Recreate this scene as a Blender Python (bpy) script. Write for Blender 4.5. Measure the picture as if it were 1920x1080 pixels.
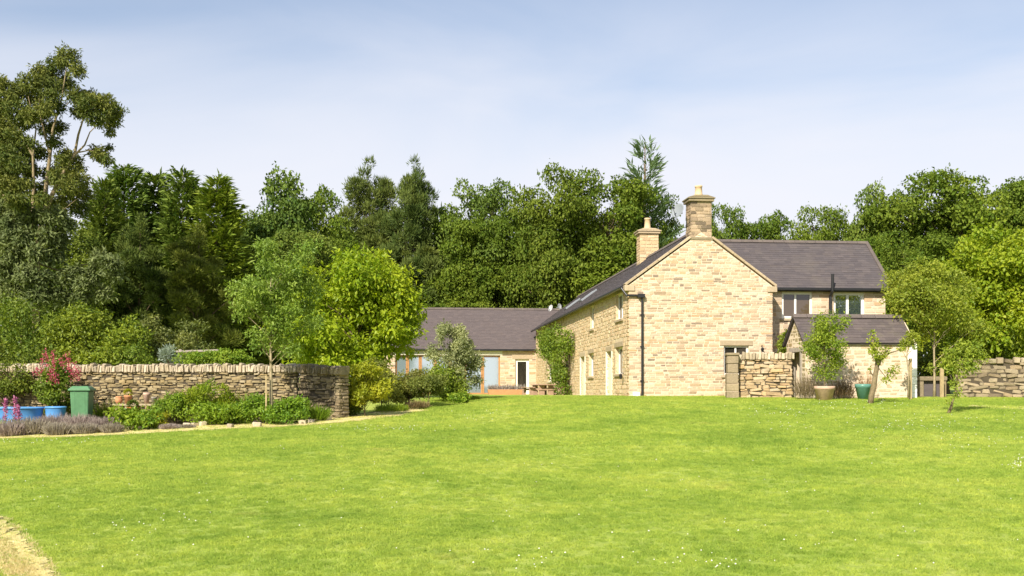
import bpy, bmesh, math, random
import numpy as np
from mathutils import Vector, Matrix

# ------------------------------------------------------------------ clear
for o in list(bpy.data.objects): bpy.data.objects.remove(o)
SC = bpy.context.scene
COL = SC.collection
R_ = math.radians

# ------------------------------------------------------------------ camera
EYE = 1.65
FPX = 2000.0            # focal length in photo pixels (1920 wide)
HORY = 735.0            # image row of the eye level
cam = bpy.data.cameras.new('camera'); camo = bpy.data.objects.new('camera', cam); COL.objects.link(camo)
cam.sensor_width = 36.0; cam.lens = 36.0*FPX/1920.0
cam.shift_y = (HORY-540.0)/1920.0
cam.clip_end = 3000.0; cam.clip_start = 0.1
camo.location = (0, 0, EYE); camo.rotation_euler = (R_(90), 0, 0)
SC.camera = camo

# ------------------------------------------------------------------ sky, sun, exposure
SUN_AZ, SUN_EL = 25.0, 37.0     # degrees left of straight behind the camera / above the horizon
world = bpy.data.worlds.new('World'); SC.world = world; world.use_nodes = True
nt = world.node_tree; nt.nodes.clear(); N = nt.nodes.new; LK = nt.links.new
wo = N('ShaderNodeOutputWorld'); bg = N('ShaderNodeBackground'); sky = N('ShaderNodeTexSky')
sky.sky_type = 'NISHITA'; sky.sun_disc = False
sky.sun_elevation = R_(SUN_EL); sky.sun_rotation = R_(180+SUN_AZ)
sky.air_density = 1.0; sky.dust_density = 1.2; sky.ozone_density = 1.6
tc = N('ShaderNodeTexCoord'); mp = N('ShaderNodeMapping'); mp.inputs['Scale'].default_value = (1.0, 1.0, 4.2)
mp.inputs['Rotation'].default_value = (0.0, R_(-14), R_(10))
LK(tc.outputs['Generated'], mp.inputs['Vector'])
n1 = N('ShaderNodeTexNoise'); n1.inputs['Scale'].default_value = 1.7; n1.inputs['Detail'].default_value = 7; n1.inputs['Roughness'].default_value = 0.5; n1.inputs['Distortion'].default_value = 0.9
LK(mp.outputs['Vector'], n1.inputs['Vector'])
sep = N('ShaderNodeSeparateXYZ'); LK(tc.outputs['Generated'], sep.inputs[0])
hz = N('ShaderNodeMapRange'); hz.inputs['From Min'].default_value = 0.0; hz.inputs['From Max'].default_value = 0.44
hz.inputs['To Min'].default_value = 0.74; hz.inputs['To Max'].default_value = -0.12; hz.clamp = True
LK(sep.outputs['Z'], hz.inputs['Value'])
sf = N('ShaderNodeMapRange'); sf.clamp = False; sf.inputs['To Min'].default_value = 0.22; sf.inputs['To Max'].default_value = 0.78; LK(n1.outputs['Fac'], sf.inputs['Value'])
ad = N('ShaderNodeMath'); ad.operation = 'ADD'; LK(sf.outputs[0], ad.inputs[0]); LK(hz.outputs[0], ad.inputs[1])
cr = N('ShaderNodeMapRange'); cr.inputs['From Min'].default_value = 0.41; cr.inputs['From Max'].default_value = 0.98; cr.interpolation_type = 'SMOOTHSTEP'
cr.inputs['To Min'].default_value = 0.16; cr.inputs['To Max'].default_value = 0.93
LK(ad.outputs[0], cr.inputs['Value'])
mx = N('ShaderNodeMix'); mx.data_type = 'RGBA'
LK(cr.outputs[0], mx.inputs[0]); LK(sky.outputs[0], mx.inputs[6]); mx.inputs[7].default_value = (5.75, 5.75, 6.15, 1)
LK(mx.outputs[2], bg.inputs['Color']); bg.inputs['Strength'].default_value = 0.094
LK(bg.outputs[0], wo.inputs['Surface'])

sl = bpy.data.lights.new('sun', 'SUN'); sl.energy = 4.6; sl.angle = R_(0.6); sl.color = (1.0, 0.92, 0.80)
so = bpy.data.objects.new('sun', sl); COL.objects.link(so)
a, e = R_(SUN_AZ), R_(SUN_EL)
so.rotation_euler = Vector((math.sin(a)*math.cos(e), math.cos(a)*math.cos(e), -math.sin(e))).to_track_quat('-Z', 'Y').to_euler()
so.location = (-20, -40, 40)
vs = SC.view_settings; vs.view_transform = 'Standard'; vs.look = 'None'; vs.gamma = 1; vs.use_curve_mapping = False
vs.exposure = 0.78
SC.render.engine = 'CYCLES'
SC.cycles.max_bounces = 6; SC.cycles.transparent_max_bounces = 6

# ------------------------------------------------------------------ helpers
def rays(px, py): return (px-960.0)/FPX, (HORY-py)/FPX
def at(px, py, Y):
    k, m = rays(px, py); return Vector((k*Y, Y, EYE+m*Y))

def gz(X, Y):
    X = np.asarray(X, float); Y = np.asarray(Y, float)
    t = (np.maximum(Y, -20)-10.0)/27.5
    k = 12.0
    z = 1.5*(1-np.logaddexp(0, (1-t)*k)/k)
    sp = np.logaddexp(0, -X*1.2)/1.2
    fade = np.clip((50-Y)/14.0, 0, 1); fade = fade*fade*(3-2*fade)
    z = z-0.034*np.minimum(sp, 20)*np.clip(Y/27.0, 0, 1)*fade
    near = np.clip((39-Y)/8.0, 0, 1)
    z = z+near*(0.025*np.sin(X*0.55+Y*0.21)+0.02*np.sin(Y*0.62-X*0.3+1.3)+0.012*np.sin(X*1.3+Y*0.9))
    far = np.clip((Y-80)/300.0, 0, 1)
    return z+far*6.0
_yl = np.arange(4, 60.01, 0.25)
def G(px, py):
    k, m = rays(px, py); hit = np.nonzero(EYE+m*_yl < gz(k*_yl, _yl))[0]
    Y = float(_yl[hit[0]]) if len(hit) else 60.0
    if len(hit):
        yy = np.linspace(Y-0.25, Y, 14); Y = float(yy[np.nonzero(EYE+m*yy <= gz(k*yy, yy)+1e-9)[0][0]]) if np.any(EYE+m*yy <= gz(k*yy, yy)+1e-9) else Y
    return Vector((k*Y, Y, float(gz(k*Y, Y))))
def GY(px, Y):
    k = (px-960.0)/FPX; return Vector((k*Y, Y, float(gz(k*Y, Y))))

def link(name, data, parent=None):
    o = bpy.data.objects.new(name, data); COL.objects.link(o)
    if parent is not None: o.parent = parent
    return o
def thing(name, label, cat, loc=(0, 0, 0), rz=0.0, group=None):
    o = link(name, None); o.empty_display_size = 0.2
    o.location = loc; o.rotation_euler = (0, 0, rz); o['label'] = label; o['category'] = cat
    if group: o['group'] = group
    return o
def tag(o, label, cat, group=None):
    o['label'] = label; o['category'] = cat
    if group: o['group'] = group
    return o
def npmesh(name, V, F, mat=None, smooth=False, tint=None):
    """V (n,3); F (m,k) of constant k."""
    me = bpy.data.meshes.new(name)
    V = np.ascontiguousarray(V, dtype=np.float32); F = np.ascontiguousarray(F, dtype=np.int32)
    me.vertices.add(len(V)); me.vertices.foreach_set('co', V.ravel())
    m, k = F.shape
    me.loops.add(m*k); me.loops.foreach_set('vertex_index', F.ravel())
    me.polygons.add(m); me.polygons.foreach_set('loop_start', np.arange(m, dtype=np.int32)*k)
    try: me.polygons.foreach_set('loop_total', np.full(m, k, dtype=np.int32))
    except Exception: pass
    me.polygons.foreach_set('use_smooth', np.full(m, bool(smooth)))
    if tint is not None:
        at_ = me.attributes.new('tint', 'FLOAT', 'FACE'); at_.data.foreach_set('value', np.asarray(tint, dtype=np.float32))
    me.update(calc_edges=True)
    if mat is not None: me.materials.append(mat)
    return me

class MB:
    def __init__(s, M=None): s.v = []; s.f = []; s.M = M
    def add(s, vs, fs):
        b = len(s.v); s.v += [Vector(v) for v in vs]; s.f += [[i+b for i in f] for f in fs]; return s
    def box(s, x0, x1, y0, y1, z0, z1, R=None):
        if x0 > x1: x0, x1 = x1, x0
        if y0 > y1: y0, y1 = y1, y0
        if z0 > z1: z0, z1 = z1, z0
        vs = [Vector(p) for p in ((x0,y0,z0),(x1,y0,z0),(x1,y1,z0),(x0,y1,z0),(x0,y0,z1),(x1,y0,z1),(x1,y1,z1),(x0,y1,z1))]
        if R is not None:
            c = Vector(((x0+x1)/2, (y0+y1)/2, (z0+z1)/2)); vs = [R @ (v-c)+c for v in vs]
        return s.add(vs, [(0,3,2,1),(4,5,6,7),(0,1,5,4),(1,2,6,5),(2,3,7,6),(3,0,4,7)])
    def prism(s, poly, y0, y1):      # polygon in x,z (counter-clockwise from -y) extruded along y
        n = len(poly); vs = [(x, y0, z) for x, z in poly]+[(x, y1, z) for x, z in poly]
        fs = [tuple(range(n)), tuple(range(2*n-1, n-1, -1))]+[(i, i+n, (i+1) % n+n, (i+1) % n) for i in range(n)]
        return s.add(vs, fs)
    def beam(s, p0, p1, w, h, up=(0, 0, 1)):
        p0, p1 = Vector(p0), Vector(p1); d = (p1-p0).normalized(); u = Vector(up)
        sd = d.cross(u).normalized(); u = sd.cross(d)
        vs = []
        for p in (p0, p1):
            for a_, b_ in ((-1,-1),(1,-1),(1,1),(-1,1)): vs.append(p+sd*a_*w/2+u*b_*h/2)
        return s.add(vs, [(0,1,2,3),(7,6,5,4),(0,4,5,1),(1,5,6,2),(2,6,7,3),(3,7,4,0)])
    def tube(s, pts, rads, n=6, cap=True):
        pts = [Vector(p) for p in pts]; b = len(s.v); prev = None
        for i, p in enumerate(pts):
            d = (pts[min(i+1, len(pts)-1)]-pts[max(i-1, 0)])
            d = d.normalized() if d.length > 1e-9 else Vector((0, 0, 1))
            if prev is None:
                ref = Vector((1, 0, 0)) if abs(d.x) < 0.9 else Vector((0, 1, 0)); u = d.cross(ref).normalized()
            else:
                u = prev-d*prev.dot(d); u = u.normalized() if u.length > 1e-6 else d.orthogonal().normalized()
            prev = u; w = d.cross(u)
            for j in range(n):
                t = 2*math.pi*j/n; s.v.append(p+(u*math.cos(t)+w*math.sin(t))*rads[i])
        for i in range(len(pts)-1):
            for j in range(n):
                j2 = (j+1) % n; s.f.append([b+i*n+j, b+i*n+j2, b+(i+1)*n+j2, b+(i+1)*n+j])
        if cap:
            s.f.append([b+j for j in range(n-1, -1, -1)]); s.f.append([b+(len(pts)-1)*n+j for j in range(n)])
        return s
    def lathe(s, prof, c=(0, 0, 0), n=20, sx=1, sy=1):
        b = len(s.v); c = Vector(c)
        for r, z in prof:
            for j in range(n):
                t = 2*math.pi*j/n; s.v.append(c+Vector((r*math.cos(t)*sx, r*math.sin(t)*sy, z)))
        for i in range(len(prof)-1):
            for j in range(n):
                j2 = (j+1) % n; s.f.append([b+i*n+j, b+i*n+j2, b+(i+1)*n+j2, b+(i+1)*n+j])
        s.f.append([b+j for j in range(n-1, -1, -1)]); s.f.append([b+(len(prof)-1)*n+j for j in range(n)])
        return s
    def mesh(s, name, mat, smooth=False):
        me = bpy.data.meshes.new(name)
        V = s.v if s.M is None else [s.M @ v for v in s.v]
        me.from_pydata([tuple(v) for v in V], [], s.f)
        if smooth: me.polygons.foreach_set('use_smooth', [True]*len(me.polygons))
        if mat: me.materials.append(mat)
        return me
    def build(s, name, mat, parent=None, smooth=False, bevel=0.0):
        o = link(name, s.mesh(name, mat, smooth), parent)
        if bevel:
            m = o.modifiers.new('bevel', 'BEVEL'); m.width = bevel; m.segments = 2; m.limit_method = 'ANGLE'; m.angle_limit = R_(40)
        return o
def frameM(o, ux, n):
    """local (along, outward, up) -> parent space"""
    ux, n = Vector(ux), Vector(n); o = Vector(o)
    return Matrix(((ux.x, n.x, 0, o.x), (ux.y, n.y, 0, o.y), (ux.z, n.z, 1, o.z), (0, 0, 0, 1)))

# ------------------------------------------------------------------ materials
def newmat(name):
    m = bpy.data.materials.new(name); m.use_nodes = True; t = m.node_tree; t.nodes.clear()
    return m, t, t.nodes.new, t.links.new
def ramp(Nn, stops, interp='LINEAR'):
    r = Nn('ShaderNodeValToRGB'); r.color_ramp.interpolation = interp
    el = r.color_ramp.elements
    while len(el) > 1: el.remove(el[-1])
    for i, (p, c) in enumerate(stops):
        x = el[0] if i == 0 else el.new(p)
        x.position = p; x.color = (c[0], c[1], c[2], 1)
    return r
def plain(name, c, rough=0.6, var=0.15, scale=6.0, bump=0.0, spec=0.4, metal=0.0, bscale=40.0):
    m, t, Nn, L = newmat(name)
    out = Nn('ShaderNodeOutputMaterial'); p = Nn('ShaderNodeBsdfPrincipled'); g = Nn('ShaderNodeNewGeometry')
    nz = Nn('ShaderNodeTexNoise'); nz.inputs['Scale'].default_value = scale; nz.inputs['Detail'].default_value = 6; nz.inputs['Roughness'].default_value = 0.65
    L(g.outputs['Position'], nz.inputs['Vector'])
    r = ramp(Nn, [(0.25, [x*(1-var) for x in c]), (0.75, [min(1, x*(1+var)) for x in c])])
    L(nz.outputs['Fac'], r.inputs[0]); L(r.outputs[0], p.inputs['Base Color'])
    p.inputs['Roughness'].default_value = rough; p.inputs['Specular IOR Level'].default_value = spec; p.inputs['Metallic'].default_value = metal
    if bump:
        n2 = Nn('ShaderNodeTexNoise'); n2.inputs['Scale'].default_value = bscale; n2.inputs['Detail'].default_value = 4
        L(g.outputs['Position'], n2.inputs['Vector'])
        b = Nn('ShaderNodeBump'); b.inputs['Strength'].default_value = bump; b.inputs['Distance'].default_value = 0.02
        L(n2.outputs['Fac'], b.inputs['Height']); L(b.outputs[0], p.inputs['Normal'])
    L(p.outputs[0], out.inputs[0]); return m
def stone(name, cols, rough=0.9, gs=(1, 1, 1), gfac=0.8, stain=0.35, staincol=(0.10, 0.085, 0.06), bump=0.5, nscale=2.2):
    """tint per piece (object or mesh island) + grain + weathering with a shape of its own"""
    m, t, Nn, L = newmat(name)
    out = Nn('ShaderNodeOutputMaterial'); p = Nn('ShaderNodeBsdfPrincipled'); g = Nn('ShaderNodeNewGeometry'); oi = Nn('ShaderNodeObjectInfo')
    s = Nn('ShaderNodeMath'); s.operation = 'ADD'; L(g.outputs['Random Per Island'], s.inputs[0]); L(oi.outputs['Random'], s.inputs[1])
    f = Nn('ShaderNodeMath'); f.operation = 'FRACT'; L(s.outputs[0], f.inputs[0])
    n = len(cols); r = ramp(Nn, [(i/(n-1), c) for i, c in enumerate(cols)])
    L(f.outputs[0], r.inputs[0])
    n1 = Nn('ShaderNodeTexNoise'); n1.inputs['Scale'].default_value = 14; n1.inputs['Detail'].default_value = 6; n1.inputs['Roughness'].default_value = 0.7
    gm = Nn('ShaderNodeMapping'); gm.inputs['Scale'].default_value = gs; L(g.outputs['Position'], gm.inputs['Vector']); L(gm.outputs[0], n1.inputs['Vector'])
    r1 = ramp(Nn, [(0.25, (0.74, 0.72, 0.70)), (0.6, (1.04, 1.03, 1.0)), (0.85, (1.15, 1.12, 1.05))])
    L(n1.outputs['Fac'], r1.inputs[0])
    mu = Nn('ShaderNodeMix'); mu.data_type = 'RGBA'; mu.blend_type = 'MULTIPLY'; mu.inputs[0].default_value = gfac
    L(r.outputs[0], mu.inputs[6]); L(r1.outputs[0], mu.inputs[7])
    vm = Nn('ShaderNodeMapping'); vm.inputs['Scale'].default_value = (1, 1, 0.45); L(g.outputs['Position'], vm.inputs['Vector'])
    n2 = Nn('ShaderNodeTexNoise'); n2.inputs['Scale'].default_value = nscale; n2.inputs['Detail'].default_value = 5; n2.inputs['Roughness'].default_value = 0.6
    L(vm.outputs[0], n2.inputs['Vector'])
    r2 = ramp(Nn, [(0.52, (0, 0, 0)), (0.74, (stain, stain, stain))]); L(n2.outputs['Fac'], r2.inputs[0])
    m2 = Nn('ShaderNodeMix'); m2.data_type = 'RGBA'; L(r2.outputs[0], m2.inputs[0]); L(mu.outputs[2], m2.inputs[6]); m2.inputs[7].default_value = (*staincol, 1)
    L(m2.outputs[2], p.inputs['Base Color']); p.inputs['Roughness'].default_value = rough; p.inputs['Specular IOR Level'].default_value = 0.2
    n3 = Nn('ShaderNodeTexNoise'); n3.inputs['Scale'].default_value = 30; n3.inputs['Detail'].default_value = 5; L(g.outputs['Position'], n3.inputs['Vector'])
    b = Nn('ShaderNodeBump'); b.inputs['Strength'].default_value = bump; b.inputs['Distance'].default_value = 0.03
    L(n3.outputs['Fac'], b.inputs['Height']); L(b.outputs[0], p.inputs['Normal'])
    L(p.outputs[0], out.inputs[0]); return m
def foliage(name, c1, c2, trans=0.35, tcol=None, rough=0.5, spec=0.3):
    m, t, Nn, L = newmat(name)
    out = Nn('ShaderNodeOutputMaterial'); p = Nn('ShaderNodeBsdfPrincipled'); tr = Nn('ShaderNodeBsdfTranslucent'); mxs = Nn('ShaderNodeMixShader')
    at_ = Nn('ShaderNodeAttribute'); at_.attribute_name = 'tint'
    mid = [(x+y)/2 for x, y in zip(c1, c2)]
    r = ramp(Nn, [(0.0, c1), (0.5, mid), (1.0, c2)]); L(at_.outputs['Fac'], r.inputs[0])
    oi = Nn('ShaderNodeObjectInfo'); mu = Nn('ShaderNodeMix'); mu.data_type = 'RGBA'; mu.blend_type = 'MULTIPLY'; mu.inputs[0].default_value = 1
    L(r.outputs[0], mu.inputs[6]); L(oi.outputs['Color'], mu.inputs[7])
    L(mu.outputs[2], p.inputs['Base Color']); p.inputs['Roughness'].default_value = rough; p.inputs['Specular IOR Level'].default_value = spec
    tm = Nn('ShaderNodeMix'); tm.data_type = 'RGBA'; tm.blend_type = 'MULTIPLY'; tm.inputs[0].default_value = 1
    L(mu.outputs[2], tm.inputs[6]); tm.inputs[7].default_value = (*(tcol or (1.35, 1.3, 0.55)), 1)
    L(tm.outputs[2], tr.inputs['Color'])
    mxs.inputs[0].default_value = trans; L(p.outputs[0], mxs.inputs[1]); L(tr.outputs[0], mxs.inputs[2])
    L(mxs.outputs[0], out.inputs[0]); return m

CREAM = [(0.494,0.375,0.250),(0.592,0.476,0.353),(0.454,0.304,0.177),(0.613,0.507,0.385),(0.494,0.313,0.167),(0.563,0.446,0.323),(0.327,0.238,0.156),(0.613,0.497,0.375),(0.514,0.375,0.240),(0.247,0.193,0.145),(0.573,0.456,0.333),(0.613,0.507,0.396),(0.415,0.295,0.188),(0.592,0.476,0.343)]
M = {}
M['gable_stone'] = stone('gable_stone', CREAM, stain=0.38, staincol=(0.36,0.23,0.12), nscale=1.5, bump=0.35)
M['side_stone'] = stone('side_stone', [(0.58,0.45,0.28),(0.50,0.36,0.21),(0.62,0.50,0.32),(0.42,0.30,0.18),(0.60,0.44,0.26),(0.55,0.44,0.30)], stain=0.2, staincol=(0.30,0.19,0.09))
M['mortar'] = plain('mortar', (0.61,0.505,0.375), 0.95, 0.10, 3, 0.3, 0.1)
M['mortar2'] = plain('mortar2', (0.56,0.45,0.30), 0.95, 0.15, 3, 0.3, 0.1)
M['dressed'] = stone('dressed', [(0.44,0.35,0.24),(0.38,0.30,0.20),(0.48,0.39,0.27)], stain=0.5, staincol=(0.28,0.22,0.14), bump=0.25)
M['chim_stone'] = stone('chim_stone', [(0.36,0.265,0.175),(0.45,0.34,0.23),(0.20,0.15,0.105),(0.48,0.37,0.26),(0.28,0.205,0.135),(0.12,0.095,0.07),(0.42,0.32,0.21)], stain=0.5, staincol=(0.07,0.06,0.045))
M['chim_cap'] = stone('chim_cap', [(0.24,0.20,0.13),(0.30,0.24,0.15)], stain=0.6, staincol=(0.08,0.08,0.045))
M['pot_buff'] = plain('pot_buff', (0.58,0.42,0.25), 0.8, 0.15, 8)
M['dry'] = stone('dry', [(0.33,0.265,0.145),(0.25,0.195,0.105),(0.38,0.31,0.175),(0.19,0.15,0.08),(0.35,0.26,0.125),(0.29,0.24,0.14),(0.42,0.35,0.225)], stain=0.45, staincol=(0.13,0.12,0.06), bump=0.7)
M['dry_dark'] = stone('dry_dark', [(0.29,0.23,0.14),(0.21,0.165,0.10),(0.35,0.28,0.18),(0.16,0.13,0.08),(0.30,0.24,0.16)], stain=0.5, staincol=(0.08,0.08,0.04), bump=0.7)  # dark brown stone; on the garden wall return its tone also paints shade
M['yard'] = stone('yard', [(0.48,0.37,0.23),(0.40,0.28,0.16),(0.52,0.42,0.28),(0.32,0.235,0.14),(0.50,0.35,0.19),(0.42,0.35,0.25)], stain=0.4, staincol=(0.20,0.15,0.08), bump=0.7)
M['field'] = stone('field', [(0.30,0.245,0.16),(0.22,0.175,0.11),(0.36,0.30,0.20),(0.17,0.135,0.09),(0.33,0.25,0.15),(0.40,0.34,0.24)], stain=0.5, staincol=(0.11,0.10,0.06), bump=0.8)
M['dry_core'] = plain('dry_core', (0.07,0.055,0.035), 0.95, 0.3, 6)
M['coping'] = stone('coping', [(0.46,0.38,0.26),(0.54,0.46,0.34),(0.38,0.31,0.20),(0.58,0.50,0.38),(0.30,0.25,0.17)], stain=0.35, staincol=(0.17,0.15,0.10), bump=0.6)
M['slate'] = stone('slate', [(0.096,0.083,0.086),(0.080,0.070,0.074),(0.110,0.094,0.094),(0.086,0.076,0.080),(0.100,0.085,0.083)], rough=0.75, gs=(0.3, 0.3, 0.8), gfac=0.6, stain=0.4, staincol=(0.14,0.12,0.095), bump=0.15, nscale=0.7)
M['slate_barn'] = stone('slate_barn', [(0.115,0.095,0.094),(0.105,0.087,0.087),(0.124,0.101,0.098)], rough=0.72, gs=(0.3, 0.3, 0.8), gfac=0.6, stain=0.25, staincol=(0.12,0.095,0.085), bump=0.2, nscale=0.7)
M['roof_core'] = plain('roof_core', (0.06,0.05,0.05), 0.9)
M['ridge'] = stone('ridge', [(0.14,0.115,0.105),(0.12,0.10,0.092)], stain=0.4, staincol=(0.25,0.22,0.15))
M['black'] = plain('black', (0.018,0.018,0.02), 0.4, 0.2, 5)
M['white'] = plain('white', (0.78,0.76,0.70), 0.45, 0.04, 3)
M['cream_paint'] = plain('cream_paint', (0.72,0.67,0.54), 0.5, 0.06, 4)
M['oak'] = plain('oak', (0.40,0.20,0.075), 0.55, 0.25, 7)
M['grey_wood'] = plain('grey_wood', (0.30,0.26,0.21), 0.85, 0.3, 9, 0.4)
M['stake'] = plain('stake', (0.42,0.32,0.17), 0.85, 0.3, 9, 0.3)
M['table'] = plain('table', (0.36,0.23,0.16), 0.75, 0.2, 8, 0.2)
M['bark'] = plain('bark', (0.13,0.095,0.06), 0.95, 0.4, 7, 0.8, 0.1)
M['bark_pale'] = plain('bark_pale', (0.27,0.21,0.125), 0.9, 0.35, 3.5, 0.5, 0.1)
M['bark_fruit'] = plain('bark_fruit', (0.20,0.155,0.09), 0.95, 0.4, 12, 0.8, 0.1)
M['bark_young'] = plain('bark_young', (0.32,0.26,0.16), 0.85, 0.3, 9, 0.4, 0.2)
M['soil'] = plain('soil', (0.11,0.085,0.05), 0.95, 0.4, 7, 0.8, 0.1)
M['terracotta'] = plain('terracotta', (0.50,0.24,0.11), 0.8, 0.2, 14, 0.2)
M['terracotta_pale'] = plain('terracotta_pale', (0.50,0.34,0.25), 0.85, 0.2, 10, 0.2)
M['terracotta_red'] = plain('terracotta_red', (0.42,0.10,0.035), 0.7, 0.2, 12)
M['green_glaze'] = plain('green_glaze', (0.10,0.24,0.19), 0.35, 0.15, 10)
M['bin_green'] = plain('bin_green', (0.085,0.205,0.095), 0.5, 0.28, 3.5)
M['blue_plastic'] = plain('blue_plastic', (0.10,0.30,0.62), 0.45, 0.25, 3.0)
M['dish_grey'] = plain('dish_grey', (0.22,0.24,0.26), 0.5, 0.05, 4)
M['dish_white'] = plain('dish_white', (0.45,0.45,0.44), 0.5, 0.05, 4)
M['rubber'] = plain('rubber', (0.02,0.02,0.02), 0.8)
M['curtain'] = plain('curtain', (0.62,0.62,0.60), 0.9, 0.08, 5)
def glass(name, base, mixf, rough=0.03):
    m, t, Nn, L = newmat(name); out = Nn('ShaderNodeOutputMaterial'); p = Nn('ShaderNodeBsdfPrincipled'); gl = Nn('ShaderNodeBsdfGlossy'); ms = Nn('ShaderNodeMixShader')
    p.inputs['Base Color'].default_value = (*base, 1); p.inputs['Roughness'].default_value = rough; gl.inputs['Roughness'].default_value = rough
    gl.inputs['Color'].default_value = (0.9, 0.95, 1, 1); ms.inputs[0].default_value = mixf
    L(p.outputs[0], ms.inputs[1]); L(gl.outputs[0], ms.inputs[2]); L(ms.outputs[0], out.inputs[0]); return m
M['glass_dark'] = glass('glass_dark', (0.022,0.020,0.017), 0.03)
M['glass_room'] = glass('glass_room', (0.085,0.060,0.040), 0.04)
M['glass_sky'] = glass('glass_sky', (0.05,0.07,0.08), 0.55)
M['glass_sky_tint'] = glass('glass_sky_tint', (0.27,0.34,0.38), 0.45, 0.06)  # pale blue base paints the sky's reflection into the barn panes

# ------------------------------------------------------------------ ground
def lawn_mat(name, blades=False):
    m, t, Nn, L = newmat(name); out = Nn('ShaderNodeOutputMaterial'); p = Nn('ShaderNodeBsdfPrincipled'); g = Nn('ShaderNodeNewGeometry')
    def noise(s, d=4, rgh=0.6, off=0):
        n = Nn('ShaderNodeTexNoise'); n.inputs['Scale'].default_value = s; n.inputs['Detail'].default_value = d; n.inputs['Roughness'].default_value = rgh
        mpp = Nn('ShaderNodeMapping'); mpp.inputs['Location'].default_value = (off, off*0.7, 0); L(g.outputs['Position'], mpp.inputs['Vector']); L(mpp.outputs[0], n.inputs['Vector']); return n
    big = noise(0.35, 4, 0.6); mid = noise(1.6, 4, 0.65, 7); fine = noise(9, 5, 0.7, 3); dryn = noise(0.55, 5, 0.65, 21)
    r = ramp(Nn, [(0.30, (0.345,0.475,0.080)), (0.50, (0.455,0.570,0.105)), (0.70, (0.555,0.630,0.140))]); L(big.outputs['Fac'], r.inputs[0])
    r2 = ramp(Nn, [(0.28, (0.70,0.80,0.64)), (0.5, (1,1,1)), (0.72, (1.12,1.07,1.06))]); L(mid.outputs['Fac'], r2.inputs[0])
    mu = Nn('ShaderNodeMix'); mu.data_type = 'RGBA'; mu.blend_type = 'MULTIPLY'; mu.inputs[0].default_value = 0.85; L(r.outputs[0], mu.inputs[6]); L(r2.outputs[0], mu.inputs[7])
    r3 = ramp(Nn, [(0.62, (0,0,0)), (0.80, (0.55,0.55,0.55))]); L(dryn.outputs['Fac'], r3.inputs[0])
    m3 = Nn('ShaderNodeMix'); m3.data_type = 'RGBA'; L(r3.outputs[0], m3.inputs[0]); L(mu.outputs[2], m3.inputs[6]); m3.inputs[7].default_value = (0.52,0.45,0.17,1)
    r4 = ramp(Nn, [(0.3, (0.60,0.66,0.55)), (0.6, (1.05,1.03,1.0))] if blades else [(0.3, (0.40,0.44,0.40)), (0.6, (0.78,0.76,0.74))]); L(fine.outputs['Fac'], r4.inputs[0])
    m4 = Nn('ShaderNodeMix'); m4.data_type = 'RGBA'; m4.blend_type = 'MULTIPLY'; m4.inputs[0].default_value = 0.35 if blades else 0.9
    L(m3.outputs[2], m4.inputs[6]); L(r4.outputs[0], m4.inputs[7])
    last = m4.outputs[2]
    if blades:
        oi = Nn('ShaderNodeObjectInfo'); r5 = ramp(Nn, [(0.0, (0.72,0.80,0.62)), (0.5, (1.0,1.0,1.0)), (1.0, (1.30,1.18,1.05))]); L(oi.outputs['Random'], r5.inputs[0])
        m5 = Nn('ShaderNodeMix'); m5.data_type = 'RGBA'; m5.blend_type = 'MULTIPLY'; m5.inputs[0].default_value = 0.75; L(last, m5.inputs[6]); L(r5.outputs[0], m5.inputs[7]); last = m5.outputs[2]
        tr = Nn('ShaderNodeBsdfTranslucent'); L(last, tr.inputs['Color']); ms = Nn('ShaderNodeMixShader'); ms.inputs[0].default_value = 0.55
        L(last, p.inputs['Base Color']); p.inputs['Roughness'].default_value = 0.55; p.inputs['Specular IOR Level'].default_value = 0.25
        L(p.outputs[0], ms.inputs[1]); L(tr.outputs[0], ms.inputs[2]); L(ms.outputs[0], out.inputs[0])
    else:
        L(last, p.inputs['Base Color']); p.inputs['Roughness'].default_value = 0.9; p.inputs['Specular IOR Level'].default_value = 0.1
        bn = noise(60, 3, 0.7); b = Nn('ShaderNodeBump'); b.inputs['Strength'].default_value = 0.6; b.inputs['Distance'].default_value = 0.04
        L(bn.outputs['Fac'], b.inputs['Height']); L(b.outputs[0], p.inputs['Normal']); L(p.outputs[0], out.inputs[0])
    return m
M['lawn'] = lawn_mat('lawn'); M['blade'] = lawn_mat('blade', True)
M['dry_grass'] = plain('dry_grass', (0.58,0.52,0.23), 0.95, 0.28, 3.0, 0.6, 0.1)
fine_x = np.arange(-32, 32.01, 0.5); fine_y = np.arange(2, 80.01, 0.5)
xs = np.concatenate([[-900,-500,-300,-180,-110,-70,-48,-38], fine_x, [38,48,70,110,180,300,500,900]])
ys = np.concatenate([[-600,-300,-120,-50,-20,-8,-3], fine_y, [84,90,100,120,160,220,300,450,700,1100,1500]])
XX, YY = np.meshgrid(xs, ys); ZZ = gz(XX, YY); nx, ny = len(xs), len(ys)
ii = (np.arange(ny-1)[:, None]*nx+np.arange(nx-1)[None, :]).ravel()
ground = link('lawn_ground', npmesh('lawn_ground', np.stack([XX.ravel(), YY.ravel(), ZZ.ravel()], 1), np.stack([ii, ii+1, ii+nx+1, ii+nx], 1), M['lawn'], True))
ground['kind'] = 'structure'

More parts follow.
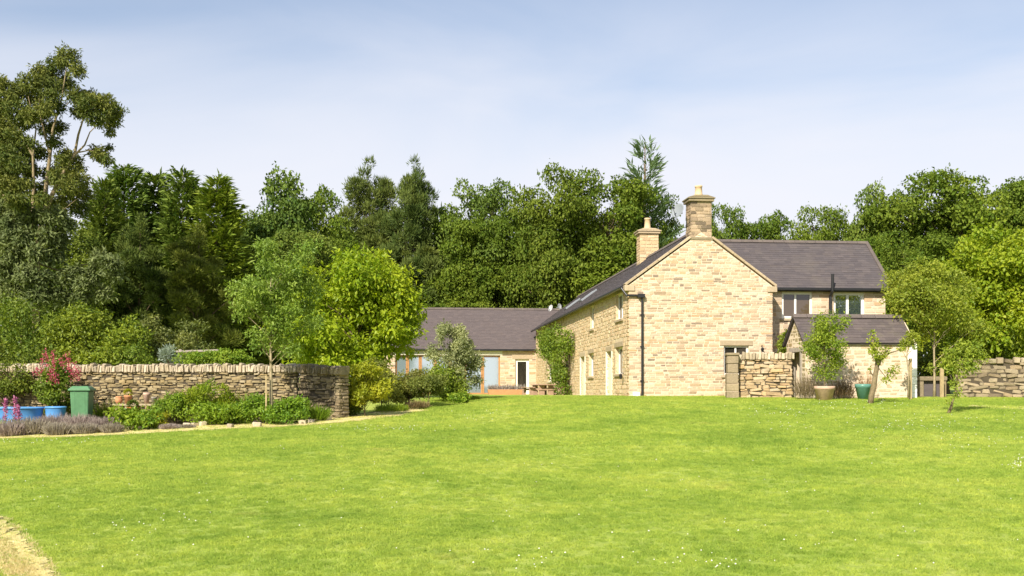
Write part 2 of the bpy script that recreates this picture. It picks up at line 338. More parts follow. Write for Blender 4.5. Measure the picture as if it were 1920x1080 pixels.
def strip(name, left, right, mat, lift=0.022, sub=14, across=5):
    """sheet on the terrain between two polylines of (X,Y)"""
    def res(pl):
        pl = np.array(pl, float); d = np.concatenate([[0], np.cumsum(np.hypot(*np.diff(pl, axis=0).T))]); u = np.linspace(0, d[-1], len(left)*sub)
        return np.stack([np.interp(u, d, pl[:, 0]), np.interp(u, d, pl[:, 1])], 1)
    A, B = res(left), res(right); n = len(A); V = []
    rr = np.random.RandomState(5)
    A = A+rr.normal(0, 0.03, A.shape); B = B+rr.normal(0, 0.03, B.shape)
    for j in range(across+1):
        q = A+(B-A)*j/across; V.append(np.column_stack([q, gz(q[:, 0], q[:, 1])+lift]))
    V = np.concatenate(V); F = []
    for j in range(across):
        i = np.arange(n-1)+j*n; F.append(np.stack([i, i+1, i+n+1, i+n], 1))
    o = link(name, npmesh(name, V, np.concatenate(F), mat, True)); o['kind'] = 'structure'; return o
def gl(pts): return [tuple(G(*p)[:2]) for p in pts]
edge_bot = gl([(-120,829),(0,824),(200,818),(400,807),(560,799),(640,793),(720,784),(800,770)])
edge_top = gl([(-120,817),(0,813),(200,808),(400,797),(560,789),(640,782),(720,771),(770,766)])
strip('worn_path', edge_bot, edge_top, M['dry_grass'])
strip('mown_path', gl([(-160,955),(-60,962),(0,972),(40,1010),(75,1050),(100,1090)]), gl([(-175,970),(-80,978),(-16,990),(20,1022),(52,1058),(76,1095)]), M['dry_grass'])
strip('bare_track', gl([(1815,763),(1870,767),(1960,771)]), gl([(1815,760),(1870,762),(1960,764)]), M['dry_grass'])
# soil of the beds between lawn edge and garden wall
strip('garden_bed', edge_top, [(-18.5,31.2),(-14,31.0),(-10,31.0),(-7,31.0),(-5,31.2),(-3.6,33.5),(-3.0,34.2),(-2.0,34.6)], M['soil'], 0.028)

# ------------------------------------------------------------------ stones
def unit_stones(seed, n, jit, bev):
    rr = random.Random(seed); out = []
    for k in range(n):
        bm = bmesh.new(); bmesh.ops.create_cube(bm, size=1.0)
        bmesh.ops.bevel(bm, geom=list(bm.edges), offset=bev, segments=1, affect='EDGES', profile=0.5)
        for v in bm.verts: v.co += Vector((rr.uniform(-1, 1), rr.uniform(-1, 1), rr.uniform(-1, 1)))*jit
        bmesh.ops.triangulate(bm, faces=bm.faces)
        bm.normal_update()
        V = np.array([v.co[:] for v in bm.verts]); F = np.array([[v.index for v in f.verts] for f in bm.faces]); bm.free()
        out.append((V, F))
    return out
US_COURSED = unit_stones(1, 8, 0.035, 0.07)
US_RUBBLE = unit_stones(2, 10, 0.075, 0.14)
_stone_cache = {}
def stone_mesh(us, i, mat):
    key = (id(us), i, mat.name)
    if key not in _stone_cache: _stone_cache[key] = npmesh('stone', us[i][0], us[i][1], mat)
    return _stone_cache[key]
def place_stones(items, o, ux, n, parent, mat, us, nmax, seed, name='stone', rest='small_stones', rotj=0.0, gap=0.012):
    """items: (x, z, w, h, depth, proud) in a wall frame; the largest nmax become objects, the rest one joined part"""
    rr = random.Random(seed); o, ux, n = Vector(o), Vector(ux), Vector(n); up = Vector((0, 0, 1))
    items = sorted(items, key=lambda t: -t[2]*t[3]); RV, RF, nb = [], [], 0
    for k, (x, z, w, h, dp, pr) in enumerate(items):
        ang = rr.gauss(0, rotj); c_, s_ = math.cos(ang), math.sin(ang)
        a_ = ux*c_+up*s_; b_ = up*c_-ux*s_
        ctr = o+ux*x+up*z+n*(pr-dp/2)
        sx, sy, sz = max(0.02, w-gap)*rr.choice((-1, 1)), dp, max(0.02, h-gap)
        i = rr.randrange(len(us))
        nn = -n if sx > 0 else n      # keep the frame right-handed
        Mt = Matrix(((a_.x*sx, n.x*sy, b_.x*sz, ctr.x), (a_.y*sx, n.y*sy, b_.y*sz, ctr.y), (a_.z*sx, n.z*sy, b_.z*sz, ctr.z), (0, 0, 0, 1)))
        if Mt.to_3x3().determinant() < 0:
            Mt = Mt @ Matrix.Diagonal((-1, 1, 1, 1))
        if k < nmax:
            ob = link(name, stone_mesh(us, i, mat), parent); ob.matrix_local = Mt
        else:
            V, F = us[i]; A = np.array(Mt); RV.append(V @ A[:3, :3].T+A[:3, 3]); RF.append(F+nb); nb += len(V)
    if RV:
        ob = link(rest, npmesh(rest, np.concatenate(RV), np.concatenate(RF), mat), parent); ob['kind'] = 'stuff'
def courses(seed, xlim, z0, z1, ch, sw, openings=(), depth=0.12, proud=(0.002, 0.012), ends=None):
    """xlim(z) -> (x0,x1); openings (x0,x1,z0,z1)"""
    rr = random.Random(seed); out = []; z = z0
    while z < z1-0.03:
        h = rr.uniform(*ch)
        if z+h > z1-0.04: h = z1-z
        zm = z+h; xa, xb = xlim(zm); xa2, xb2 = xlim(z)
        free = [(max(xa, xa2), min(xb, xb2))]
        for ox0, ox1, oz0, oz1 in openings:
            if z < oz1-0.25*h and z+h > oz0+0.25*h:
                nf = []
                for p, q in free:
                    if ox1 <= p or ox0 >= q: nf.append((p, q)); continue
                    if ox0 > p+0.03: nf.append((p, ox0))
                    if ox1 < q-0.03: nf.append((ox1, q))
                free = nf
        for p, q in free:
            x = p
            while x < q-0.02:
                w = rr.uniform(*sw)*(0.7+0.6*rr.random())
                if x+w > q-sw[0]*0.6: w = q-x
                dp = depth
                out.append((x+w/2, z+h/2, w, h*rr.uniform(0.9, 1.02), dp, rr.uniform(*proud))); x += w
        z += h
    return out
def wall_cells(mb, x0, x1, z0, z1, y0, y1, openings):
    xs_ = sorted({x0, x1, *[v for o_ in openings for v in o_[:2] if x0 < v < x1]}); zs_ = sorted({z0, z1, *[v for o_ in openings for v in o_[2:4] if z0 < v < z1]})
    for i in range(len(xs_)-1):
        run = None
        for j in range(len(zs_)-1):
            cx, cz = (xs_[i]+xs_[i+1])/2, (zs_[j]+zs_[j+1])/2
            solid = not any(a0 < cx < a1 and b0 < cz < b1 for a0, a1, b0, b1 in openings)
            if solid:
                if run is None: run = zs_[j]
            if (not solid or j == len(zs_)-2) and run is not None:
                mb.box(xs_[i], xs_[i+1], y0, y1, run, zs_[j+1] if solid else zs_[j]); run = None
def slates(name, o, ux, us, length, slope, sw, se, mat, parent, seed, lift=0.012, xcut=None):
    rr = np.random.RandomState(seed); ux, us, o = np.array(ux, float), np.array(us, float), np.array(o, float); n = np.cross(ux, us); n /= np.linalg.norm(n)
    if n[2] < 0: n = -n
    V, F, nb = [], [], 0; s = -0.03; row = 0
    while s < slope-0.02:
        L_ = min(se*1.5, slope-s+0.02); x = -rr.rand()*sw
        while x < length:
            w = sw*rr.uniform(0.75, 1.25); xa, xb = max(0, x+0.0008), min(length, x+w-0.0008); x += w
            if xb-xa < 0.03: continue
            d0 = rr.normal(0, 0.003); t = 0.008+rr.rand()*0.004; l0 = lift+rr.rand()*0.002
            b = []
            for (xx, ss, hh) in ((xa, s+d0, l0+0.006), (xb, s+d0+rr.normal(0, .002), l0+0.006), (xb, s+L_, l0-0.006), (xa, s+L_, l0-0.006)):
                b.append(o+ux*xx+us*ss+n*hh)
            tp = [q+n*t for q in b]
            V += b+tp; F += [(nb+4, nb+5, nb+6, nb+7), (nb, nb+1, nb+5, nb+4), (nb+1, nb+2, nb+6, nb+5), (nb+3, nb, nb+4, nb+7)]; nb += 8
        s += se; row += 1
    ob = link(name, npmesh(name, np.array(V), np.array(F), mat), parent); ob['kind'] = 'stuff'; return ob

def window(parent, o, ux, n, x0, x1, z0, z1, recess, bars_x=(), bars_z=(), fw=0.07, fmat='white', pmat='glass_dark', name='window', sill=True, lintel=True, surround=None, sillmat='dressed'):
    """frame = the part; panes are its sub-parts.  wall face is y=0 (outward +)"""
    Mx = frameM(o, ux, n); w = MB(Mx); y1, y0 = -recess, -recess-0.07
    w.box(x0, x0+fw, y0, y1, z0, z1); w.box(x1-fw, x1, y0, y1, z0, z1); w.box(x0+fw, x1-fw, y0, y1, z0, z0+fw); w.box(x0+fw, x1-fw, y0, y1, z1-fw, z1)
    gx = [x0+fw]+[b for b in bars_x]+[x1-fw]; bw = fw*0.9
    for b in bars_x: w.box(b-bw/2, b+bw/2, y0+0.002, y1-0.002, z0+fw, z1-fw)
    zz = [z0+fw]+[b for b in bars_z]+[z1-fw]
    for b in bars_z:
        for i in range(len(gx)-1): w.box(gx[i]+(bw/2 if i else 0), gx[i+1]-(bw/2 if i < len(gx)-2 else 0), y0+0.004, y1-0.004, b-0.025, b+0.025)
    f = w.build(name, M[fmat], parent)
    for i in range(len(gx)-1):
        for j in range(len(zz)-1):
            p = MB(Mx); xa, xb = gx[i]+(bw/2 if i else 0), gx[i+1]-(bw/2 if i < len(gx)-2 else 0)
            za, zb = zz[j]+(0.025 if j else 0), zz[j+1]-(0.025 if j < len(zz)-2 else 0)
            p.box(xa, xb, y0+0.02, y0+0.035, za, zb)
            p.build('pane', M[pmat] if not isinstance(pmat, (list, tuple)) else M[pmat[i]], f)
    if sill: MB(Mx).box(x0-0.10, x1+0.10, -recess-0.02, 0.07, z0-0.10, z0-0.003).build('sill', M[sillmat], parent, bevel=0.01)
    if lintel: MB(Mx).box(x0-0.15, x1+0.15, -0.10, 0.028, z1+0.003, z1+0.20).build('lintel', M['dressed'], parent, bevel=0.01)
    return f

# ------------------------------------------------------------------ farmhouse
ROT = math.atan(195/2000.0)
H0 = 1.47                              # floor level
C1 = Vector((0.1095*40.3, 40.3, H0-0.12))  # near-left corner at ground
HOUSE = thing('farmhouse', 'long two-storey honey stone farmhouse with tall gable end, slate roof and chimneys', 'farmhouse', C1, ROT)
W, HE, HR, HL = 5.6, 4.36, 6.40, 29.3
cu, du = Vector((math.cos(ROT), math.sin(ROT))), Vector((-math.sin(ROT), math.cos(ROT)))
def loc_u(px, s_off, org=C1):
    """local x along the gable direction for an image column on the plane offset s_off behind it"""
    k = (px-960)/FPX; bx, by = org.x+du.x*s_off, org.y+du.y*s_off
    return (k*by-bx)/(cu.x-k*cu.y)
def loc_s(px, off=0.0, org=C1):
    k = (px-960)/FPX; bx, by = org.x+cu.x*off, org.y+cu.y*off
    return (k*by-bx)/(du.x-k*du.y)
def zloc(py, Y, org=C1): return EYE+(HORY-py)/FPX*Y-org.z

# --- gable wall
gx0, gx1 = loc_u(1357, 0), loc_u(1404, 0)
gop = [(gx0, gx1, 0.95, zloc(648, 40.7))]
mb = MB(); wall_cells(mb, 0.02, W-0.02, -0.4, HE, 0.0, 0.40, gop)
mb.prism([(0.02, HE), (W-0.02, HE), (W/2, HR-0.02)], 0.0, 0.40)
gable = mb.build('gable_wall', M['mortar'], HOUSE)
def glim(z):
    if z <= HE: return (0.0, W)
    t = (z-HE)/(HR-HE); return (W/2*t, W-W/2*t)
items = courses(11, glim, 0.0, HR-0.12, (0.065, 0.13), (0.12, 0.42), gop+[(gx0-0.16, gx1+0.16, gop[0][3], gop[0][3]+0.21)])
# quoins: the two end stones of every course are bigger on the corner
place_stones(items, (0, 0, 0), (1, 0, 0), (0, -1, 0), gable, M['gable_stone'], US_COURSED, 300, 5, rotj=0.006)
window(HOUSE, (0, 0, 0), (1, 0, 0), (0, -1, 0), gx0, gx1, 0.95, gop[0][3], 0.10, bars_x=[(gx0+gx1)/2])
# --- side wall (faces left), along local y
sw_up = [(loc_s(1168), loc_s(1155)), (loc_s(1113.5), loc_s(1106.5))]
zu0, zu1 = zloc(598, 41.8), zloc(549, 41.8)
zl0, zl1 = zloc(701, 41.8), zloc(650, 41.8)
ops = [(a0, b0, zu0, zu1) for a0, b0 in sw_up]
ops += [(loc_s(1167.5), loc_s(1154), zl0, zl1), (loc_s(1113), loc_s(1104), zl0, zl1-0.02)]
doors = [(loc_s(1147), loc_s(1138)), (loc_s(1097), loc_s(1089))]
ops += [(a0, b0, 0.05, 1.98) for a0, b0 in doors]
ops += [(loc_s(1034), loc_s(1027), 0.9, 2.0)]
mb = MB(frameM((0, 0, 0), (0, 1, 0), (-1, 0, 0))); wall_cells(mb, 0.401, HL, -0.4, HE, -0.40, 0.0, ops)
side = mb.build('side_wall', M['mortar2'], HOUSE)
lint = [(a0-0.16, b0+0.16, d, d+0.21) for a0, b0, c, d in ops]
items = courses(21, lambda z: (0.0, HL), 0.0, HE-0.02, (0.10, 0.19), (0.16, 0.42), ops+lint, proud=(0.004, 0.022))
place_stones([i for i in items], (0, 0, 0), (0, 1, 0), (-1, 0, 0), side, M['side_stone'], US_RUBBLE, 300, 6, rotj=0.02)
S_ = ((0, 0, 0), (0, 1, 0), (-1, 0, 0))
for a0, b0 in sw_up:
    window(HOUSE, *S_, a0, b0, zu0, zu1, 0.10, bars_x=[(a0+b0)/2], pmat='glass_dark')
for a0, b0, c0, d0 in ops[2:4]: window(HOUSE, *S_, a0, b0, c0, d0, 0.14, bars_x=[(a0+b0)/2])
for a0, b0 in doors:
    Mx = frameM(*S_); d = MB(Mx); d.box(a0+0.08, b0-0.08, -0.26, -0.21, 0.08, 1.86)
    for i in range(5): d.box(a0+0.1+i*(b0-a0-0.2)/5, a0+0.1+(i+0.93)*(b0-a0-0.2)/5, -0.213, -0.195, 0.12, 1.82)
    dd = d.build('door', M['cream_paint'], HOUSE)
    fr = MB(Mx); fr.box(a0+0.002, a0+0.08, -0.28, -0.16, 0.07, 1.97); fr.box(b0-0.08, b0-0.002, -0.28, -0.16, 0.07, 1.97); fr.box(a0+0.08, b0-0.08, -0.28, -0.16, 1.86, 1.97)
    fr.build('door_frame', M['cream_paint'], dd)
    MB(Mx).lathe([(0.03, 0), (0.035, 0.03), (0.02, 0.06)], (a0+0.2, -0.19, 1.0), 8).build('door_knob', M['black'], dd)
    MB(Mx).box(a0-0.15, b0+0.15, -0.10, 0.03, 1.983, 2.18).build('lintel', M['dressed'], HOUSE, bevel=0.01)
    MB(Mx).box(a0+0.002, b0-0.002, -0.30, 0.10, -0.1, 0.065).build('door_step', M['dressed'], HOUSE, bevel=0.01)
    for xa, xb in ((a0-0.16, a0), (b0, b0+0.16)): MB(Mx).box(xa, xb, -0.10, 0.034, 0.0, 1.98).build('door_jamb', M['cream_paint'], HOUSE, bevel=0.008)
a0, b0, c0, d0 = ops[-1]; window(HOUSE, *S_, a0, b0, c0, d0, 0.12, bars_x=[(a0+b0)/2])
# back and right walls
mb = MB(); mb.box(W-0.40, W-0.001, 0.401, HL, -0.4, HE); mb.box(0.001, W-0.401, HL-0.4, HL+0.001, -0.4, HE); mb.prism([(0.02, HE), (W-0.02, HE), (W/2, HR-0.02)], HL-0.4, HL)
mb.build('rear_wall', M['mortar2'], HOUSE)
# --- main roof
pitch = math.atan2(HR-HE, W/2); cp, sp_ = math.cos(pitch), math.sin(pitch); OH = 0.22
def roof_prism(mb, x0, x1, z_e, z_r, y0, y1, th=0.09):
    xm = (x0+x1)/2
    mb.prism([(x0, z_e), (xm, z_r), (x1, z_e), (x1, z_e+th), (xm, z_r+th), (x0, z_e+th)][::1], y0, y1)
ze = HE-OH*math.tan(pitch)+0.03
mb = MB(); roof_prism(mb, -OH, W+OH, ze, HR+0.03, 0.24, HL+0.35)
roof = mb.build('roof', M['roof_core'], HOUSE)
SLn = (W/2+OH)/cp
slates('slates', (-OH, 0.25, ze+0.09), (0, 1, 0), (cp, 0, sp_), HL+0.10, SLn, 0.30, 0.15, M['slate'], roof, 31)
slates('slates', (W+OH, 0.25, ze+0.09), (0, 1, 0), (-cp, 0, sp_), HL+0.10, SLn, 0.30, 0.15, M['slate'], roof, 32)
for i in range(int((HL-0.3)/0.5)):
    y = 0.35+i*0.5; MB().prism([(W/2-0.16, HR+0.07), (W/2+0.16, HR+0.07), (W/2+0.05, HR+0.21), (W/2-0.05, HR+0.21)], y, y+0.485).build('ridge_tile', M['ridge'], roof)
# verge coping (tabling) in separate stones, both sides, with kneelers
for sgn in (-1, 1):
    p0 = Vector((W/2-sgn*(W/2+0.14), 0.12, HE-0.14*math.tan(pitch)+0.10)); p1 = Vector((W/2-sgn*0.42, 0.12, HR+0.10-0.42*math.tan(pitch))); n = 6
    nrm = Vector((-sgn*math.sin(pitch), 0, math.cos(pitch)))
    for i in range(n):
        q0, q1 = p0+(p1-p0)*(i/n), p0+(p1-p0)*((i+0.988)/n)
        MB().beam(q0, q1, 0.36, 0.09, nrm).build('verge_coping', M['dressed'], HOUSE, bevel=0.012)
    xk = -0.16 if sgn > 0 else W-0.22
    MB().prism([(xk, HE-0.24), (xk+0.38, HE-0.24), (xk+0.38, HE-0.02), (xk, HE-0.02)], -0.055, 0.35).build('kneeler', M['dressed'], HOUSE, bevel=0.015)
# rooflights on the left slope
for px_s in (loc_s(1105, 1.2), loc_s(1075, 1.2)):
    Mr = Matrix.Translation((-OH, px_s, ze+0.09)) @ Matrix(((cp, 0, -sp_, 0), (0, 1, 0, 0), (sp_, 0, cp, 0), (0, 0, 0, 1)))
    fr = MB(Mr); L0, L1, w2 = 1.2, 2.2, 0.42
    fr.box(L0, L0+0.06, -w2, w2, 0.0, 0.10); fr.box(L1-0.06, L1, -w2, w2, 0.0, 0.10); fr.box(L0+0.06, L1-0.06, -w2, -w2+0.06, 0.0, 0.10); fr.box(L0+0.06, L1-0.06, w2-0.06, w2, 0.0, 0.10)
    f = fr.build('rooflight', M['dish_grey'], roof)
    MB(Mr).box(L0+0.06, L1-0.06, -w2+0.06, w2-0.06, 0.05, 0.07).build('pane', M['glass_sky'], HOUSE)
# gutters and pipes
def half_gutter(mb, p0, p1, r=0.06):
    mb.tube([p0, p1], [r, r], 8)
g = MB(); half_gutter(g, (-OH-0.05, 0.10, ze+0.03), (-OH-0.05, HL+0.3, ze+0.03)); g.build('gutter', M['black'], HOUSE)
dpx = loc_u(1204, -0.08)
g = MB(); g.tube([(-OH-0.05, 0.08, ze+0.0), (-0.10, -0.09, HE-0.42), (dpx-0.1, -0.09, HE-0.42), (dpx, -0.09, HE-0.55), (dpx, -0.09, 0.02)], [0.042]*5, 8)
g.box(dpx-0.17, dpx+0.09, -0.19, -0.03, HE-0.50, HE-0.36)
for z in (0.7, 2.0, 3.2): g.box(dpx-0.065, dpx+0.065, -0.10, -0.01, z, z+0.04)
g.build('downpipe', M['black'], HOUSE, bevel=0.006)
MB().box(0.14, 0.42, -0.10, -0.012, 0.14, 0.30).box(0.24, 0.34, -0.13, -0.10, 0.03, 0.14).build('flue_vent', M['white'], HOUSE, bevel=0.01)
# wall lamps
lx = loc_u(1427, 0); lz = zloc(655, 40.7)
MB().tube([(lx, 0, lz+0.12), (lx, -0.14, lz+0.16), (lx, -0.16, lz+0.06)], [0.012]*3, 6).lathe([(0.03, -0.14), (0.07, 0.02), (0.03, 0.06)], (lx, -0.16, lz), 8).build('wall_lamp', M['black'], HOUSE)
sy_ = loc_s(1170.5); MB().tube([(0, sy_, 1.0), (-0.12, sy_, 1.05), (-0.14, sy_, 0.97)], [0.015]*3, 6).lathe([(0.04, -0.12), (0.07, 0.04), (0.03, 0.08)], (-0.14, sy_, 0.92), 8).build('wall_lamp', M['black'], HOUSE)
# --- chimneys
def chimney(x0, x1, y0, y1, z0, z1, potz, seed, capm='chim_cap', mat='chim_stone', stack_mortar='mortar2'):
    base = MB().box(x0+0.02, x1-0.02, y0+0.02, y1-0.02, z0, z1).build('chimney', M[stack_mortar], HOUSE)
    for (o, ux, n, L_) in (((x0, y0+0.02, 0), (1, 0, 0), (0, -1, 0), x1-x0), ((x0+0.02, y0, 0), (0, 1, 0), (-1, 0, 0), y1-y0), ((x1-0.02, y0, 0), (0, 1, 0), (1, 0, 0), y1-y0)):
        it = courses(seed, lambda z: (0.0, L_), z0, z1, (0.10, 0.17), (0.18, 0.36), (), depth=0.06, proud=(0.01, 0.03)); seed += 1
        place_stones(it, o, ux, n, base, M[mat], US_COURSED, 300, seed, rotj=0.01)
    xc, yc = (x0+x1)/2, (y0+y1)/2
    MB().box(x0-0.05, x1+0.05, y0-0.05, y1+0.05, z0-0.06, z0+0.05).build('string_course', M['chim_cap'], base, bevel=0.015)
    MB().box(x0-0.08, x1+0.08, y0-0.08, y1+0.08, z1+0.002, z1+0.10).box(x0-0.12, x1+0.12, y0-0.12, y1+0.12, z1+0.102, z1+0.16).prism([(x0-0.10, z1+0.162), (x1+0.10, z1+0.162), (x1-0.18, z1+0.25), (x0+0.18, z1+0.25)], y0-0.10, y1+0.10).build('chimney_cap', M[capm], base, bevel=0.02)
    r = 0.145; MB().lathe([(r*1.15, z1+0.26), (r*1.12, z1+0.33), (r, z1+0.36), (r*0.88, potz-0.07), (r*1.0, potz-0.06), (r*1.0, potz), (r*0.8, potz), (r*0.78, potz-0.1)], (xc, yc, 0), 16).build('chimney_pot', M['pot_buff'], base, True)
    return base
chimney(2.39, 3.21, 0.02, 0.74, 6.14, zloc(378, 40.6), zloc(346, 40.7), 41)
s2 = loc_s(1214, W/2); chimney(W/2-0.44, W/2+0.44, s2-0.36, s2+0.36, 6.0, zloc(438, 49.3), zloc(408, 49.5), 51, capm='dressed', mat='side_stone')
# --- right wing
SB = 1.2; wx1 = loc_u(1660, SB); WE = 4.47; WR = 6.42; WH = 2.15
w1 = (loc_u(1466, SB), loc_u(1523, SB)); w2 = (loc_u(1563, SB), loc_u(1621, SB)); wz1 = zloc(548, 42.2); wz0 = zloc(597, 42.2)
wops = [(w1[0], w1[1], wz0, wz1), (w2[0], w2[1], wz0+0.05, wz1)]
Mw = ((0, SB, 0), (1, 0, 0), (0, -1, 0))
mb = MB(frameM(*Mw)); wall_cells(mb, W+0.001, wx1, -0.4, WE, -0.4, 0, wops)
wing = mb.build('wing_wall', M['mortar'], HOUSE)
items = courses(61, lambda z: (W+0.02, wx1+0.01), 0.0, WE, (0.11, 0.18), (0.22, 0.50), wops+[(a0-0.12, b0+0.12, c0-0.12, c0) for a0, b0, c0, d0 in wops])
place_stones(items, *Mw, wing, M['gable_stone'], US_COURSED, 260, 7, rotj=0.008)
window(HOUSE, *Mw, w1[0], w1[1], wz0, wz1, 0.06, bars_x=[w1[0]+0.46*(w1[1]-w1[0])], fw=0.085, pmat='glass_room', lintel=False)
window(HOUSE, *Mw, w2[0], w2[1], wz0+0.05, wz1, 0.06, bars_x=[w2[0]+0.47*(w2[1]-w2[0])], fw=0.10, pmat='glass_sky', lintel=False)
mb = MB(); mb.box(wx1-0.4, wx1-0.001, SB+0.401, SB+2*WH, -0.4, WE); mb.box(W+0.001, wx1-0.401, SB+2*WH-0.4, SB+2*WH, -0.4, WE)
mb.add([(wx1-0.4, SB+0.02, WE), (wx1-0.4, SB+2*WH-0.02, WE), (wx1-0.4, SB+WH, WR-0.02), (wx1-0.002, SB+0.02, WE), (wx1-0.002, SB+2*WH-0.02, WE), (wx1-0.002, SB+WH, WR-0.02)], [(0, 1, 2)[::-1], (3, 4, 5), (0, 3, 5, 2), (1, 2, 5, 4)])
mb.build('wing_end_wall', M['mortar'], HOUSE)
wp = math.atan2(WR-WE, WH); wo_ = 0.20; wze = WE-wo_*math.tan(wp)+0.03; wxr = wx1+0.22; xl = W/2+0.35
mb = MB(Matrix(((0, 1, 0, 0), (1, 0, 0, 0), (0, 0, 1, 0), (0, 0, 0, 1)))); roof_prism(mb, SB-wo_, SB+2*WH+wo_, wze, WR+0.03, W-0.3, wxr-0.05)
wroof = mb.build('wing_roof', M['roof_core'], HOUSE)
wsl = (WH+wo_)/math.cos(wp)
slates('slates', (xl, SB-wo_, wze+0.09), (1, 0, 0), (0, math.cos(wp), math.sin(wp)), wxr-xl, wsl, 0.30, 0.15, M['slate'], wroof, 33)
slates('slates', (W, SB+2*WH+wo_, wze+0.09), (1, 0, 0), (0, -math.cos(wp), math.sin(wp)), wxr-W, wsl, 0.30, 0.15, M['slate'], wroof, 34)
x = xl
while x < wxr-0.2:
    m_ = MB(Matrix(((0, 1, 0, 0), (1, 0, 0, 0), (0, 0, 1, 0), (0, 0, 0, 1)))); m_.prism([(SB+WH-0.15, WR+0.07), (SB+WH+0.15, WR+0.07), (SB+WH+0.05, WR+0.19), (SB+WH-0.05, WR+0.19)], x, x+0.44); m_.build('ridge_tile', M['ridge'], wroof); x += 0.452
# pale verge slips at the wing's right end
MB().beam((wxr-0.06, SB-wo_, wze+0.155), (wxr-0.06, SB+WH, WR+0.175), 0.14, 0.05, (0, -math.sin(wp), math.cos(wp))).build('verge_slip', M['ridge'], wroof)
mb = MB(); mb.box(W+0.01, wxr, SB-wo_-0.12, SB-wo_-0.0, wze-0.02, wze+0.085); mb.box(W+0.01, wxr-0.1, SB-wo_+0.002, SB-wo_+0.03, wze-0.06, wze+0.02); mb.build('gutter', M['black'], HOUSE, bevel=0.02)
vx = loc_u(1556, SB-0.1); vY = 42.2
MB().tube([(vx, SB-0.14, 1.0), (vx, SB-0.14, wze-0.25), (vx, SB-0.36, wze-0.05), (vx, SB-0.38, zloc(514, 42))], [0.058]*4, 10).box(vx-0.085, vx+0.085, SB-0.2, SB-0.02, 3.3, 3.4).build('soil_pipe', M['black'], HOUSE, bevel=0.0)
hx = W+0.10; MB().tube([(hx, SB-0.10, 0.1), (hx, SB-0.10, zloc(562, 42.1))], [0.04]*2, 8).lathe([(0.05, -0.16), (0.13, 0.02), (0.13, 0.1)], (hx, SB-0.12, zloc(566, 42.1)), 8).build('downpipe', M['black'], HOUSE)

# satellite dish on the gable chimney
def dish(loc, r, az, el, name, label, mat='dish_grey', arm=True, group=None):
    t = thing(name, label, 'satellite dish', loc, 0, group)
    Rm = Matrix.Rotation(az, 4, 'Z') @ Matrix.Rotation(-el, 4, 'X') @ Matrix.Rotation(R_(90), 4, 'X')   # bowl axis -> -y
    m = MB(Rm); prof = [(0.001, 0.0)]+[(r*i/6, 0.22*r*(i/6)**2) for i in range(1, 7)]+[(r*1.02, 0.22*r-0.01), (r*0.5, 0.04*r-0.02), (0.001, -0.025)]
    m.lathe(prof, (0, 0, 0), 22); m.build('reflector', M[mat], t, True)
    MB(Rm).tube([(0, -r*0.9, 0.18*r), (0, -r*0.35, 0.85*r), (0, -0.05*r, 0.95*r)], [0.012]*3, 6).lathe([(0.03, 0), (0.035, 0.1)], (0, 0, 0.85*r), 8).build('feed_arm', M['black'], t)
    MB(Rm).tube([(0, 0, -0.02), (0, 0, -0.22)], [0.03]*2, 8).build('bracket', M['dish_grey'], t)
    return t
hw = lambda x, y, z: HOUSE.matrix_basis @ Vector((x, y, z))
HOUSE.matrix_basis = Matrix.Translation(C1) @ Matrix.Rotation(ROT, 4, 'Z')
dish(hw(1.99, 0.30, zloc(394, 40.6)), 0.29, R_(-50), R_(18), 'satellite_dish', 'grey round satellite dish fixed to the left side of the gable chimney')

# ------------------------------------------------------------------ barn range at the back
BO = hw(0, HL-0.001, 0); BO.z = H0-0.05
BARN = thing('barn', 'single-storey stone barn range with long plum slate roof and oak glazed doors', 'barn', BO, ROT)
BL = -loc_u(690, 0, BO); BE, BR_, BH = 3.05, 5.72, 3.0
def bu(px): return loc_u(px, 0, BO)
bz = lambda py: EYE+(HORY-py)/FPX*69.0-BO.z
bops = [(bu(741), bu(938), 0.05, bz(666)), (bu(966), bu(992), 0.05, bz(673))]
Mb = ((0, 0, 0), (1, 0, 0), (0, -1, 0))
mb = MB(frameM(*Mb)); wall_cells(mb, -BL, 0.0, -0.4, BE, -0.4, 0, bops); bw_ = mb.build('front_wall', M['mortar'], BARN)
it = courses(71, lambda z: (-BL, -0.02), 0.0, BE, (0.12, 0.19), (0.24, 0.52), bops+[(bu(741)-0.15, bu(938)+0.15, bz(666), bz(666)+0.34), (bu(966)-0.2, bu(992)+0.2, bz(673), bz(673)+0.32)])
place_stones(it, *Mb, bw_, M['gable_stone'], US_COURSED, 240, 8, rotj=0.008)
mb = MB(); mb.box(-BL, -BL+0.4, 0.401, 2*BH, -0.4, BE); mb.box(-BL+0.401, 3, 2*BH-0.4, 2*BH-0.001, -0.4, BE)
mb.add([(-BL+0.01, 0.02, BE), (-BL+0.01, 2*BH-0.02, BE), (-BL+0.01, BH, BR_), (-BL+0.4, 0.02, BE), (-BL+0.4, 2*BH-0.02, BE), (-BL+0.4, BH, BR_)], [(0, 1, 2)[::-1], (3, 4, 5), (0, 3, 5, 2), (1, 2, 5, 4)])
mb.build('rear_wall', M['mortar2'], BARN)
MB(frameM(*Mb)).box(bu(741)-0.14, bu(938)+0.14, -0.1, 0.025, bz(666)+0.003, bz(666)+0.33).build('lintel', M['cream_paint'], BARN, bevel=0.01)
MB(frameM(*Mb)).box(bu(966)-0.2, bu(992)+0.2, -0.1, 0.025, bz(673)+0.003, bz(673)+0.31).build('lintel', M['dressed'], BARN, bevel=0.01)
bp = math.atan2(BR_-BE, BH); boh = 0.2; bze = BE-boh*math.tan(bp)+0.05
